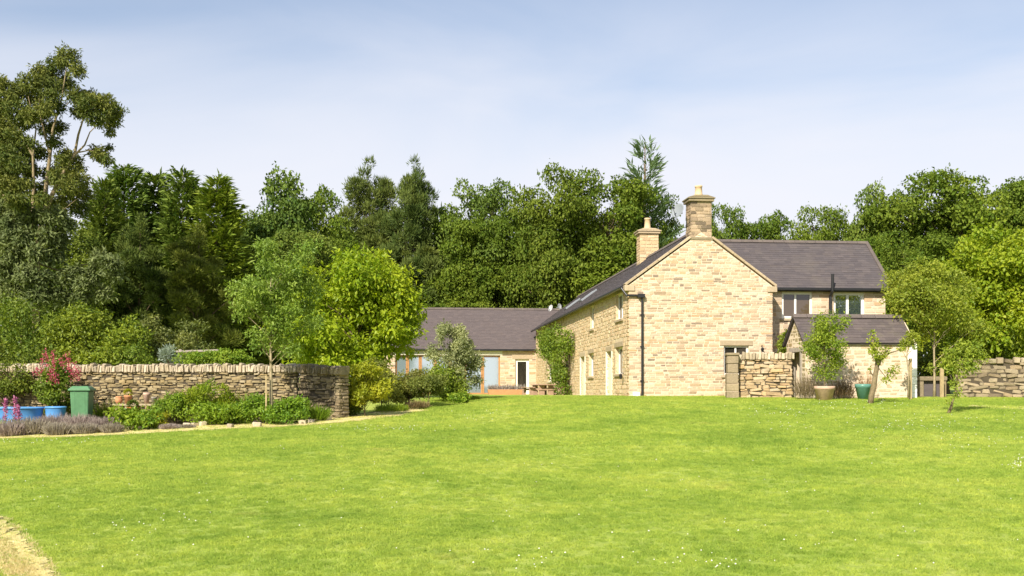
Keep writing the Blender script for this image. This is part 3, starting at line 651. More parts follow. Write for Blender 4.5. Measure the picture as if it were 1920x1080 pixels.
mb = MB(Matrix(((0, 1, 0, 0), (1, 0, 0, 0), (0, 0, 1, 0), (0, 0, 0, 1)))); roof_prism(mb, -boh, 2*BH+boh, bze, BR_+0.03, -BL-0.15, 2.5); broof = mb.build('roof', M['roof_core'], BARN)
bsl = (BH+boh)/math.cos(bp)
slates('slates', (-BL-0.2, -boh, bze+0.09), (1, 0, 0), (0, math.cos(bp), math.sin(bp)), BL+2.6, bsl, 0.30, 0.16, M['slate_barn'], broof, 35)
slates('slates', (-BL-0.2, 2*BH+boh, bze+0.09), (1, 0, 0), (0, -math.cos(bp), math.sin(bp)), BL+2.6, bsl, 0.30, 0.16, M['slate_barn'], broof, 36)
x = -BL-0.2
while x < 2.0:
    m_ = MB(Matrix(((0, 1, 0, 0), (1, 0, 0, 0), (0, 0, 1, 0), (0, 0, 0, 1)))); m_.prism([(BH-0.16, BR_+0.07), (BH+0.16, BR_+0.07), (BH+0.05, BR_+0.2), (BH-0.05, BR_+0.2)], x, x+0.44); m_.build('ridge_tile', M['ridge'], broof); x += 0.452
MB().box(-BL-0.2, -0.25, -boh-0.11, -boh, bze-0.03, bze+0.07).build('gutter', M['black'], BARN, bevel=0.02)
# oak glazed doors: leaves of the wide opening
edges = [741, 764, 788, 816, 844, 872, 905, 938]
for i in range(len(edges)-1):
    xa, xb = bu(edges[i])+0.004, bu(edges[i+1])-0.004
    window(BARN, *Mb, xa, xb, 0.08, bz(666)-0.004, 0.14, fw=0.10, fmat='oak', pmat='glass_sky_tint', name='glazed_door', sill=False, lintel=False)
MB(frameM(*Mb)).box(bu(741), bu(938), -0.3, 0.10, -0.15, 0.03).build('door_sill', M['oak'], BARN)
xa, xb = bu(966), bu(992)
window(BARN, *Mb, xa+0.004, xb-0.004, 0.06, bz(673)-0.004, 0.12, fw=0.16, fmat='white', pmat='glass_dark', name='glazed_door', sill=False, lintel=False)
# two little dishes at the junction of the roofs
dish(at(1033, 578, 70.5), 0.22, R_(-55), R_(15), 'satellite_dish', 'left of two small white satellite dishes where barn and house roofs meet', 'dish_white')
dish(at(1049, 575, 70.8), 0.20, R_(50), R_(15), 'satellite_dish', 'right of two small white satellite dishes, nearer the house roof edge', 'dish_white')

# ------------------------------------------------------------------ stone shed
SO = Vector((0.275*37, 37.0, float(gz(10.2, 37))-0.05))
SHED = thing('stone_shed', 'small stone outbuilding with slate roof standing in front of the right wing', 'shed', SO, ROT)
SLn_, SD, SE, SR = loc_u(1718, 0, SO), 1.85, 2.02, 2.90
mb = MB(); mb.box(0.0, SLn_, 0.0, 0.3, -0.3, SE); mb.box(0.0, 0.3, 1.35, SD, -0.3, SE); mb.box(0.301, SLn_-0.31, SD-0.3, SD-0.001, -0.3, SE); mb.box(SLn_-0.3, SLn_-0.001, 0.301, SD, -0.3, SE)
mb.box(0.0, 0.3, 0.301, 1.349, 1.72, SE)
for xx in (0.0, SLn_-0.3): mb.add([(xx, 0.02, SE), (xx, SD-0.02, SE), (xx, SD/2, SR-0.02), (xx+0.29, 0.02, SE), (xx+0.29, SD-0.02, SE), (xx+0.29, SD/2, SR-0.02)], [(2, 1, 0), (3, 4, 5), (0, 3, 5, 2), (1, 2, 5, 4)])
sw_ = mb.build('wall', M['mortar'], SHED)
M['shed_stone'] = stone('shed_stone', [(0.55,0.44,0.31),(0.48,0.36,0.23),(0.58,0.47,0.35),(0.60,0.50,0.38),(0.44,0.31,0.18)], stain=0.3, staincol=(0.35,0.24,0.13))
it = courses(81, lambda z: (0.0, SLn_-0.22), 0.0, SE, (0.10, 0.20), (0.18, 0.5)); place_stones(it, (0, 0, 0), (1, 0, 0), (0, -1, 0), sw_, M['shed_stone'], US_RUBBLE, 200, 9, rotj=0.02)
def slim(z): 
    if z <= SE: return (0.0, SD)
    t = (z-SE)/(SR-SE); return (SD/2*t, SD-SD/2*t)
it = courses(82, slim, 0.0, SR-0.1, (0.10, 0.19), (0.16, 0.4), [(0.30, 1.35, -1, 1.72)]); place_stones(it, (0, 0, 0), (0, 1, 0), (-1, 0, 0), sw_, M['dry'], US_RUBBLE, 100, 10, rotj=0.03)
for z in range(7): MB().box(SLn_-0.24-(0.08 if z % 2 else 0), SLn_+0.02, -0.03, 0.26, z*0.285-0.02, z*0.285+0.26).build('quoin', M['white'], SHED, bevel=0.012)
MB().box(-0.06, 0.10, 0.22, 1.42, 1.70, 1.86).build('door_lintel', M['grey_wood'], SHED, bevel=0.01)
MB().box(-0.05, 0.12, 0.30, 0.42, 0.0, 1.70).build('door_post', M['grey_wood'], SHED, bevel=0.01)
MB().box(-0.05, 0.12, 1.25, 1.35, 0.0, 1.70).build('door_post', M['grey_wood'], SHED, bevel=0.01)
spt = math.atan2(SR-SE, SD/2); sof = 0.10; sze = SE-sof*math.tan(spt)+0.02
mb = MB(Matrix(((0, 1, 0, 0), (1, 0, 0, 0), (0, 0, 1, 0), (0, 0, 0, 1)))); roof_prism(mb, -sof, SD+sof, sze, SR+0.02, -0.10, SLn_-0.12, 0.06); sroof = mb.build('roof', M['roof_core'], SHED)
M['slate_shed'] = stone('slate_shed', [(0.108,0.089,0.086),(0.086,0.072,0.072),(0.126,0.103,0.097),(0.096,0.080,0.079)], rough=0.75, gs=(0.3, 0.3, 0.8), gfac=0.6, stain=0.35, staincol=(0.16,0.14,0.09))
ssl = (SD/2+sof)/math.cos(spt)
slates('slates', (-0.12, -sof, sze+0.06), (1, 0, 0), (0, math.cos(spt), math.sin(spt)), SLn_, ssl, 0.40, 0.14, M['slate_shed'], sroof, 37, 0.014)
slates('slates', (-0.12, SD+sof, sze+0.06), (1, 0, 0), (0, -math.cos(spt), math.sin(spt)), SLn_, ssl, 0.40, 0.14, M['slate_shed'], sroof, 38, 0.014)
for i in range(8):
    m_ = MB(Matrix(((0, 1, 0, 0), (1, 0, 0, 0), (0, 0, 1, 0), (0, 0, 0, 1)))); x = -0.12+i*SLn_/8; m_.prism([(SD/2-0.17, SR+0.03), (SD/2+0.17, SR+0.03), (SD/2+0.05, SR+0.17), (SD/2-0.05, SR+0.17)], x, x+SLn_/8-0.012); m_.build('ridge_tile', M['ridge'], sroof, bevel=0.01)

# ------------------------------------------------------------------ dry stone walls
def drywall(name, label, p0, p1, z_top0, z_top1, thick, ch, sw, seed, nmax, cop_h=0.26, cop_w=(0.06, 0.12), mat='dry', copm='coping', endpier=None, left_end=False, right_end=False):
    p0, p1 = Vector((*p0, 0)), Vector((*p1, 0)); L_ = (p1-p0).length; ux = (p1-p0)/L_; n = Vector((ux.y, -ux.x, 0))
    b = min(float(gz(p0.x, p0.y)), float(gz(p1.x, p1.y)))-0.15
    t = thing(name, label, 'wall', (p0.x, p0.y, b)); h0, h1 = z_top0-b-cop_h, z_top1-b-cop_h
    Mx = frameM((0, 0, 0), ux, n)
    core = MB(Mx); core.add([(0, -thick, 0), (L_, -thick, 0), (L_, -0.04, 0), (0, -0.04, 0), (0.03, -thick+0.06, h0), (L_-0.03, -thick+0.06, h1), (L_-0.03, -0.07, h1), (0.03, -0.07, h0)], [(0,1,2,3)[::-1],(4,5,6,7)[::-1],(0,1,5,4),(1,2,6,5),(2,3,7,6),(3,0,4,7)])
    body = core.build('wall_core', M['dry_core'], t)
    hm = max(h0, h1); it = courses(seed, lambda z: (0, L_), 0.02, hm-0.02, ch, sw, depth=0.16, proud=(-0.03, 0.03))
    rr_ = random.Random(seed+3)
    it2 = [(x, z+rr_.gauss(0, .012), w*rr_.uniform(.85, 1.1), h*rr_.uniform(0.7, 1.25), d, p-0.02*z+rr_.uniform(-.02,.015)) for x, z, w, h, d, p in it if z+h/2 < h0+(h1-h0)*x/L_+0.03]
    place_stones(it2, (0, 0, 0), ux, n, t, M[mat], US_RUBBLE, nmax, seed+1, rotj=0.09, gap=0.006)
    for flag, base_, dirn in ((left_end, Vector((0, 0, 0)), -ux), (right_end, ux*L_, ux)):
        if flag:
            ie = courses(seed+5, lambda z: (0, thick), 0.02, hm-0.02, ch, sw, depth=0.16, proud=(0.0, 0.03))
            place_stones(ie, base_-n*thick, n, dirn, t, M[mat], US_RUBBLE, 60, seed+6, rotj=0.04, gap=0.008)
    rr = random.Random(seed+9); x = 0.0
    while x < L_:
        w = rr.uniform(*cop_w); hh = cop_h*rr.uniform(0.78, 1.15); i = rr.randrange(len(US_RUBBLE))
        zt = h0+(h1-h0)*x/L_
        o = link('coping_stone', stone_mesh(US_RUBBLE, i, M[copm]), t)
        Rm = Matrix(((ux.x, n.x, 0), (ux.y, n.y, 0), (0, 0, 1))).to_4x4() @ Matrix.Rotation(rr.gauss(0.03, 0.07), 4, 'Y')
        o.matrix_local = Matrix.Translation(ux*(x+w/2)-n*(thick/2-0.02+rr.uniform(-0.02, 0.02))+Vector((0, 0, zt+hh/2-0.02))) @ Rm @ Matrix.Diagonal((w*1.02, thick*rr.uniform(0.9, 1.08), hh, 1))
        x += w*0.98
    return t
def xy(px, Y): return ((px-960)/FPX*Y, Y)
def zt(py, Y): return EYE+(HORY-py)/FPX*Y
drywall('garden_wall', 'long dry stone garden wall with upright coping stones behind the flower bed', xy(-60, 31.3), xy(556, 30.4), zt(682, 31.3), zt(682, 30.4), 0.42, (0.045, 0.10), (0.10, 0.30), 101, 300, 0.25, (0.055, 0.11))
drywall('garden_wall', 'short shaded return of the garden wall with squared end pier behind young tree', xy(558, 30.3), xy(634, 29.3), zt(683, 30.3), zt(686, 29.3), 0.42, (0.06, 0.13), (0.14, 0.36), 121, 180, 0.25, (0.07, 0.12), right_end=True, mat='dry_dark', copm='dry_dark')  # darker stone: staining plus the return's shade put into the colour
drywall('yard_wall', 'short mossy dry stone wall between the house gable and the shed doorway', xy(1384, 38.4), xy(1486, 37.9), zt(661, 38.4), zt(660, 37.9), 0.45, (0.07, 0.15), (0.14, 0.42), 131, 260, 0.26, (0.08, 0.15), mat='yard')
drywall('field_wall', 'rough dry stone wall of chunky stones at the far right', xy(1792, 38.6), xy(1990, 37.6), zt(674, 38.6), zt(666, 37.6), 0.5, (0.10, 0.20), (0.20, 0.55), 141, 260, 0.20, (0.12, 0.34), mat='field', copm='field')
# gate pier at the left end of the yard wall: big squared blocks
gp = Vector((*xy(1372.5, 38.3), 0)); gp.z = float(gz(gp.x, gp.y))-0.05
PIER = thing('gate_pier', 'squared stone gate pier at the left end of the yard wall', 'pier', gp, R_(-4))
zz = 0.0; rr = random.Random(8)
for hh in (0.30, 0.27, 0.38, 0.33, 0.29):
    MB().box(-0.20+rr.uniform(-.02,.02), 0.21+rr.uniform(-.02,.02), -0.22, 0.24, zz, zz+hh-0.012).build('block', M['dry_dark'], PIER, bevel=0.025); zz += hh
MB().box(-0.23, 0.24, -0.26, 0.28, zz, zz+0.10).build('cap', M['chim_cap'], PIER, bevel=0.03)
# ------------------------------------------------------------------ vegetation
def nrmz(a): return a/np.maximum(np.linalg.norm(a, axis=1, keepdims=True), 1e-9)
def leaves(name, pos, axis, nrm, ln, wd, tint, mat, fold=0.18):
    axis = nrmz(axis); nrm = nrm-axis*np.sum(nrm*axis, 1, keepdims=True); nrm = nrmz(nrm); side = np.cross(axis, nrm)
    ln = np.broadcast_to(np.asarray(ln, float), (len(pos),))[:, None]; wd = np.broadcast_to(np.asarray(wd, float), (len(pos),))[:, None]
    mid = pos+axis*ln*0.45
    V = np.stack([pos, mid+side*wd/2+nrm*wd*fold, pos+axis*ln-nrm*ln*0.06, mid-side*wd/2+nrm*wd*fold], 1).reshape(-1, 3)
    F = np.arange(len(V)).reshape(-1, 4)
    return npmesh(name, V, F, mat, tint=np.clip(tint, 0, 1))
def clump_leaves(rs, clumps, n, ll, lw, flat=0.75, shell=0.5, up=0.55, droop=0.25, needle=False, tvar=0.22, rag=0.25):
    c = np.asarray(clumps, float); wgt = c[:, 3]**2; idx = rs.choice(len(c), n, p=wgt/wgt.sum())
    d = nrmz(rs.normal(size=(n, 3))+np.array([0, 0, 0.22]))
    # ragged clump outline: each clump has its own bumps
    ph = rs.rand(len(c), 3)*6.28
    bump = 1+rag*(np.sin(d[:, 0]*4+ph[idx, 0])*np.sin(d[:, 1]*4+ph[idx, 1])+np.sin(d[:, 2]*5+ph[idx, 2])*0.6)
    rad = c[idx, 3]*(shell+(1-shell)*rs.rand(n)**0.6)*bump
    rad *= np.where(rs.rand(n) < 0.06, 1.22, 1.0)
    pos = c[idx, :3]+d*rad[:, None]*np.array([1, 1, flat])
    ct = rs.rand(len(c)); tint = 0.5+(ct[idx]-0.5)*0.55+rs.normal(0, tvar, n)
    if needle:
        axis = nrmz(d+np.array([0, 0, 0.55])+rs.normal(0, 0.35, (n, 3))); nm = rs.normal(size=(n, 3))
    else:
        nm = nrmz(d*0.75+np.array([0, 0, up])+rs.normal(0, 0.42, (n, 3)))
        axis = rs.normal(size=(n, 3))+d*0.5+np.array([0, 0, -droop])
    s = rs.uniform(0.7, 1.25, n)
    return pos, axis, nm, ll*s, lw*s, tint
def fit(arr, clumps, H, R):
    p = arr[0]; fz = H/np.percentile(p[:, 2], 99.6); fr = R/np.percentile(np.hypot(p[:, 0], p[:, 1]), 97.5)
    f = np.array([fr, fr, fz]); clumps[:, :3] *= f; return (p*f,)+arr[1:]
def lumpy_clumps(rs, n, R, z0, z1, cr, top_bias=0.0, cone=0.0, nl=7, lob=0.28):
    """clump centres through an uneven crown; cone>0 narrows it upward"""
    ld = nrmz(rs.normal(size=(nl, 3))); la = rs.uniform(0.3, 1.0, nl)*lob; out = []
    zc, rz = (z0+z1)/2, (z1-z0)/2
    while len(out) < n:
        d = rs.normal(size=3); d /= np.linalg.norm(d)
        e = 1-lob*0.4+np.sum(la*np.maximum(0, ld @ d)**3)
        f = rs.rand()**0.42
        p = np.array([d[0]*R, d[1]*R, d[2]*rz])*f*e*0.86
        t = (p[2]+rz)/(2*rz)
        if cone: p[:2] *= np.clip(1.25-cone*t, 0.1, 1.3)
        out.append([p[0], p[1], zc+p[2], cr*rs.uniform(0.65, 1.25)*(1-0.35*cone*t)])
    return np.array(out)
def limbs(rs, clumps, H, r0, top, mb=None, lean=(0, 0), first=0.15, wob=0.05, n=7, br=0.35, every=1):
    mb = mb or MB(); k = 7; tp = []
    for i in range(k+1):
        t = i/k; tp.append(Vector((lean[0]*t+rs.normal(0, wob)*H*0.1*t, lean[1]*t+rs.normal(0, wob)*H*0.1*t, top*t)))
    mb.tube(tp, [r0*(1.25 if i == 0 else 1)*(1-0.82*i/k) for i in range(k+1)], n)
    for c in clumps[::every]:
        c_ = Vector(c[:3]); hd = math.hypot(c_.x, c_.y)
        zb = max(first*H, min(top*0.92, c_.z-0.75*hd-0.2*rs.rand()*hd)); t = zb/top; i = min(k-1, int(t*k)); b = tp[i].lerp(tp[i+1], t*k-i)
        m1 = b.lerp(c_, 0.4)+Vector((rs.normal(0, .06), rs.normal(0, .06), 0.10))*hd
        rb = max(0.006, r0*br*(1-0.75*t)); mb.tube([b, m1, b.lerp(c_, 0.72)+Vector((0, 0, 0.06*hd)), c_], [rb, rb*0.7, rb*0.45, rb*0.15], 5, False)
    return mb

FO = {}
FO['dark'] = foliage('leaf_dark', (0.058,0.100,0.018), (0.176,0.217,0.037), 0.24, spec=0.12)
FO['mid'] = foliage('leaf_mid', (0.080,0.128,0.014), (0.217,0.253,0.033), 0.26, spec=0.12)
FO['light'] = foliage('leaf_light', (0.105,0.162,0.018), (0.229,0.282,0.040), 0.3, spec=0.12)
FO['needle'] = foliage('needle', (0.065,0.126,0.023), (0.218,0.282,0.050), 0.12, spec=0.12)
FO['pine'] = foliage('pine_needle', (0.046,0.078,0.016), (0.154,0.183,0.040), 0.1, spec=0.12)
FO['larch'] = foliage('larch_needle', (0.104,0.179,0.084), (0.225,0.310,0.161), 0.3)
FO['euc'] = foliage('eucalyptus_leaf', (0.059,0.092,0.020), (0.190,0.201,0.044), 0.2, spec=0.12)
FO['euc_grey'] = foliage('eucalyptus_grey', (0.072,0.098,0.034), (0.201,0.235,0.090), 0.18, spec=0.12)
FO['walnut'] = foliage('walnut_leaf', (0.165,0.264,0.009), (0.406,0.471,0.024), 0.42)
FO['rowan'] = foliage('rowan_leaf', (0.125,0.214,0.031), (0.275,0.363,0.052), 0.35)
FO['lime'] = foliage('lime_leaf', (0.151,0.246,0.010), (0.389,0.437,0.030), 0.42)
FO['apple'] = foliage('apple_leaf', (0.143,0.208,0.020), (0.356,0.390,0.047), 0.38)
FO['olive'] = foliage('olive_leaf', (0.098,0.127,0.032), (0.253,0.270,0.075), 0.35)
FO['sage'] = foliage('sage_leaf', (0.173,0.210,0.083), (0.405,0.420,0.195), 0.32)
FO['shrub'] = foliage('shrub_leaf', (0.088,0.144,0.013), (0.288,0.338,0.037), 0.36)
FO['gold'] = foliage('gold_leaf', (0.224,0.261,0.017), (0.486,0.460,0.033), 0.4)
FO['fresh'] = foliage('fresh_leaf', (0.112,0.213,0.017), (0.314,0.403,0.039), 0.4)
FO['silver'] = foliage('silver_leaf', (0.22,0.28,0.22), (0.38,0.44,0.36), 0.3)
FO['lav'] = foliage('lavender', (0.204,0.163,0.156), (0.480,0.429,0.362), 0.25, (1.1,1.0,1.0))
FO['brown'] = foliage('dead_stem', (0.16,0.115,0.06), (0.34,0.25,0.14), 0.2, (1.1,1.0,0.8))
FO['pinkred'] = foliage('pink_red_flower', (0.420,0.048,0.084), (0.581,0.147,0.204), 0.35, (1.2,0.9,0.9))
FO['magenta'] = foliage('magenta_flower', (0.400,0.072,0.224), (0.560,0.240,0.368), 0.35, (1.2,0.9,1.0))

# ---- prototypes for the wood behind the house
def proto_broad(seed, mat, n=44000, H=14.0, R=4.6, nc=120, cr=1.05, ll=0.24, lw=0.165, z0=1.2):
    rs = np.random.RandomState(seed); cl = lumpy_clumps(rs, nc, R, z0, H, cr, lob=0.24)
    cr_ = leaves('crown', *fit(clump_leaves(rs, cl, n, ll, lw, shell=0.68, flat=0.66, rag=0.3), cl, H, R), FO[mat])
    tr = limbs(rs, cl, H, 0.28, H*0.8).mesh('trunk', M['bark'], True)
    return tr, cr_, H, R
def proto_spruce(seed, mat, H=14.0, R=3.0, dens=1.0, upsw=0.0, sparse=False, zf=0.04):
    rs = np.random.RandomState(seed); P, A, Nn_, Ln, Wd, T = [], [], [], [], [], []; mb = MB()
    mb.tube([(0, 0, 0), (0.05, 0, H*0.4), (0, 0.05, H*0.99)], [0.22, 0.14, 0.015], 7)
    z = H*zf; 
    while z < H*0.985:
        t = z/H; L0 = R*(1-t)**0.58*(0.55+0.45*min(1, t/0.18)); nb = 4 if sparse else int(8+2*rs.rand())
        for b in range(nb):
            az = rs.rand()*6.283; L_ = L0*rs.uniform(0.6, 1.18)+0.12; el = rs.uniform(-0.25, 0.05)+upsw+0.55*t*t
            d = np.array([math.cos(az)*math.cos(el), math.sin(az)*math.cos(el), math.sin(el)]); side = np.array([-math.sin(az), math.cos(az), 0])
            p0 = np.array([0, 0, z+rs.normal(0, 0.1)]); ns = max(4, int(L_*(9 if sparse else 16)*dens)); tt = rs.uniform(0.12 if not sparse else 0.25, 1, ns)
            sag = -0.16*L_*np.sin(tt*3.14)[:, None]*np.array([0, 0, 1])+0.20*L_*(tt**2)[:, None]*np.array([0, 0, 1])
            q = p0+d*L_*tt[:, None]+sag; sd = rs.choice([-1, 1], ns)
            spread = (0.34*L_*(1.05-tt)+0.10)*rs.uniform(0.2, 1.0, ns)
            q = q+side*(sd*spread)[:, None]+np.array([0, 0, 1])*rs.normal(0, 0.07, ns)[:, None]-np.array([0, 0, 1])*(spread*0.25)[:, None]
            ax = d*0.9+side*sd[:, None]*0.7+rs.normal(0, 0.28, (ns, 3))+np.array([0, 0, 0.12])
            P.append(q); A.append(ax); Nn_.append(np.tile([0, 0, 1.0], (ns, 1))+rs.normal(0, 0.45, (ns, 3))); Ln.append(rs.uniform(0.32, 0.62, ns)); Wd.append(rs.uniform(0.09, 0.18, ns)*(0.62 if sparse else 1))
            T.append(0.5+rs.normal(0, 0.12)+rs.normal(0, 0.2, ns)+0.15*(tt-0.6))
            if rs.rand() < 0.5: mb.tube([tuple(p0), tuple(p0+d*L_*0.5-np.array([0, 0, 0.12*L_])), tuple(p0+d*L_)], [0.03*(1.2-t), 0.02*(1.2-t), 0.004], 4, False)
        z += H*(0.024 if not sparse else 0.034)*(0.6+0.8*rs.rand())
    cr_ = leaves('crown', np.concatenate(P), np.concatenate(A), np.concatenate(Nn_), np.concatenate(Ln), np.concatenate(Wd), np.concatenate(T), FO[mat])
    return mb.mesh('trunk', M['bark'], True), cr_, H, R
def proto_pine(seed, H=14.0, R=3.4, n=42000, cone=0.75, mat='pine'):
    rs = np.random.RandomState(seed); cl = lumpy_clumps(rs, 85, R, 2.0, H-0.5, 0.78, cone=cone, lob=0.5)
    top = np.array([[rs.normal(0, 0.3), rs.normal(0, 0.3), H-0.7-i*0.7, 0.38+0.12*i] for i in range(4)]); cl = np.concatenate([cl, top])
    ex = np.array([[rs.normal(0, 1.0), rs.normal(0, 1.0), H-1.6-rs.rand()*2.2, 0.42] for i in range(9)]); cl = np.concatenate([cl, ex])
    cr_ = leaves('crown', *fit(clump_leaves(rs, cl, n, 0.34, 0.065, flat=0.62, shell=0.25, needle=True, rag=0.35), cl, H, R), FO[mat], fold=0.05)
    return limbs(rs, cl, H, 0.24, H*0.95, every=2).mesh('trunk', M['bark'], True), cr_, H, R
PROTO = {
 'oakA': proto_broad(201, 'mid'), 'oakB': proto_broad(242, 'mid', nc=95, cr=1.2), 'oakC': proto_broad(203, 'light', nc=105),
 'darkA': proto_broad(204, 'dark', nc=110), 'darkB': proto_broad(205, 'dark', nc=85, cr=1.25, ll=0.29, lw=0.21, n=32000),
 'bushA': proto_broad(206, 'light', H=8.0, R=4.0, nc=70, cr=1.0, n=22000, z0=0.3),
 'spruceA': proto_spruce(211, 'needle', dens=2.4), 'spruceB': proto_spruce(212, 'needle', R=3.4, dens=2.3),
 'pineA': proto_pine(221), 'pineB': proto_pine(222, R=3.8, cone=0.5), 'larch': proto_spruce(231, 'larch', R=2.6, dens=3.0, upsw=0.55, sparse=True, zf=0.25),
}
_rt = random.Random(77)
def wood_tree(px, top, hw, Y, kind, tone, name, label, group='trees of the wood behind the house'):
    tr, cr_, H, R = PROTO[kind]; b = GY(px, Y); b.z -= 0.1; Ht = EYE+(HORY-top)/FPX*Y-b.z; Rt = hw*Y/FPX
    t = thing(name, label, 'tree', b, _rt.uniform(0, 6.28), group); t.scale = (Rt/R, Rt/R, Ht/H)
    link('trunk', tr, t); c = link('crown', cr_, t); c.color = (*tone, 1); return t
T0 = (1, 1, 1)
WOOD = [
 (196,338,77,60,'spruceA',(1.0,.95,.9),'spruce_tree','dark spruce half hidden beside the tall eucalyptus, leftmost of the conifers'),
 (234,304,101,64,'spruceB',(.95,1.0,1.0),'spruce_tree','spruce with the thin highest tip among the left conifers'),
 (290,325,97,66,'spruceA',(.95,.95,.9),'spruce_tree','broad spruce just right of the thin-tipped one'),
 (342,313,93,63,'spruceB',(1.0,1.0,.9),'spruce_tree','bushy spruce with brown lower branches in the middle of the left conifers'),
 (408,330,101,62,'spruceA',(1.35,1.25,.9),'spruce_tree','yellowish green spruce, rightmost of the left conifers'),
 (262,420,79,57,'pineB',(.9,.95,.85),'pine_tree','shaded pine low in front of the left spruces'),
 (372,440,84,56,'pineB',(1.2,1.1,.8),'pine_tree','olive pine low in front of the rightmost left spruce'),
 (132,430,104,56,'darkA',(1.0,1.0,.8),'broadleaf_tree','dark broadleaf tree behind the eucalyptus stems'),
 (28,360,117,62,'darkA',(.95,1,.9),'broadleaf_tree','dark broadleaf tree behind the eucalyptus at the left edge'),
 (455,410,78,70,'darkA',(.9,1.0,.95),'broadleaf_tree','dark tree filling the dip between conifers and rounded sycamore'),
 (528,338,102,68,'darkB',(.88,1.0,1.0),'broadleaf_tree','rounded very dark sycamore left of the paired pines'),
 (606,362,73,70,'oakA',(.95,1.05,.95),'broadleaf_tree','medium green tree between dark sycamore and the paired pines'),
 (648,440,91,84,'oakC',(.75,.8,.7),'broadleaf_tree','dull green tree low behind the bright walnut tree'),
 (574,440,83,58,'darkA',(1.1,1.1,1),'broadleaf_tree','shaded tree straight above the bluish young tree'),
 (692,322,70,86,'pineA',(1,1,.95),'pine_tree','left of the two tall pointed pines'),
 (778,322,60,81,'pineA',(.95,1,1),'pine_tree','right of the two tall pointed pines, with a narrow leader'),
 (738,408,101,83,'pineB',(1.0,1,.9),'pine_tree','wide low pine beneath the two pointed pines'),
 (800,455,91,82,'pineB',(1.15,1.1,.95),'pine_tree','wide layered pine above the left end of the barn roof'),
 (822,388,54,83,'spruceA',(.9,1,1),'spruce_tree','thin spruce tip right of the paired pines'),
 (906,352,91,83,'darkA',(.95,1.05,1),'broadleaf_tree','dark spiky-topped tree above the middle of the barn roof'),
 (862,410,80,81,'oakA',(.85,.95,.8),'broadleaf_tree','medium tree between the pines and the spiky-topped tree'),
 (946,398,78,81,'oakC',(.72,.8,.7),'broadleaf_tree','mid green tree right of the spiky-topped tree'),
 (890,470,86,81,'oakC',(.95,.95,.8),'broadleaf_tree','light green tree just above the barn ridge'),
 (1050,328,93,78,'oakB',(.85,.9,.85),'broadleaf_tree','flat-topped oak, left of the two beside the larch'),
 (1130,333,109,80,'oakA',(.85,.92,.8),'broadleaf_tree','flat-topped oak directly left of the larch'),
 (1000,480,73,86,'darkB',(.9,1,.8),'broadleaf_tree','dark tree in shadow above the right end of the barn ridge'),
 (1042,440,102,82,'oakC',(.9,.92,.75),'broadleaf_tree','sunlit oak left of the small chimney'),
 (1128,470,109,79,'oakC',(1.0,1.0,.8),'broadleaf_tree','light green oak just above the long house roof'),
 (1210,258,110,82,'larch',(1,1,1),'larch_tree','tall thin see-through conifer rising left of the gable chimney'),
 (1232,372,80,84,'oakA',(.8,.9,.8),'broadleaf_tree','tree between the two chimneys'),
 (1352,392,59,86,'oakB',(.8,.92,.95),'broadleaf_tree','small rounded tree just right of the gable chimney'),
 (1448,408,75,88,'oakA',(.78,.9,.85),'broadleaf_tree','low tree above the left part of the wing ridge'),
 (1545,396,73,84,'oakB',(.92,1,.85),'broadleaf_tree','low light tree above the right part of the wing ridge'),
 (1628,358,62,82,'darkB',(1.1,1.15,1),'broadleaf_tree','upright dark tree with a square top beyond the wing roof end'),
 (1690,370,78,80,'oakA',(.85,.95,.85),'broadleaf_tree','tree between the square-topped tree and the big dome'),
 (1772,330,127,76,'oakB',(.9,.98,.85),'broadleaf_tree','largest domed tree on the right skyline'),
 (1862,342,104,79,'oakA',(.8,.92,.85),'broadleaf_tree','domed tree right of the largest dome'),
 (1940,360,99,77,'oakB',(.78,.9,.85),'broadleaf_tree','tree cut by the right edge of the skyline'),
 (1715,440,104,68,'oakA',(.78,.88,.8),'broadleaf_tree','shaded tree behind the small apple tree right of the wing'),
 (1650,450,86,74,'oakB',(.8,.92,.8),'broadleaf_tree','shaded tree just beyond the wing roof verge'),
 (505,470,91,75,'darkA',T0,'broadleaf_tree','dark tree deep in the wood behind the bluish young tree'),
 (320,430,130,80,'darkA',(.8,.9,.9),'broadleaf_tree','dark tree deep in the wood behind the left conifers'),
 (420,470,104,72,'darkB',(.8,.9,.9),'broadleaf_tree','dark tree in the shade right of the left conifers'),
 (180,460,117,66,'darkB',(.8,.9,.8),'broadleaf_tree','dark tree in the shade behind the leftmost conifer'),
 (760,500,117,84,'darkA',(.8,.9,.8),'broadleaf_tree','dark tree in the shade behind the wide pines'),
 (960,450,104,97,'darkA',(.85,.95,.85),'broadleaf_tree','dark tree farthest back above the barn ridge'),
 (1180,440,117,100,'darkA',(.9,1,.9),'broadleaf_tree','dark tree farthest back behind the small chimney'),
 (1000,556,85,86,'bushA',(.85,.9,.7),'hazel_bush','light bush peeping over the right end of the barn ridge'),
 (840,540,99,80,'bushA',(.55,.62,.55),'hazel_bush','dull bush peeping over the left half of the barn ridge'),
]
for w_ in WOOD: wood_tree(*w_)

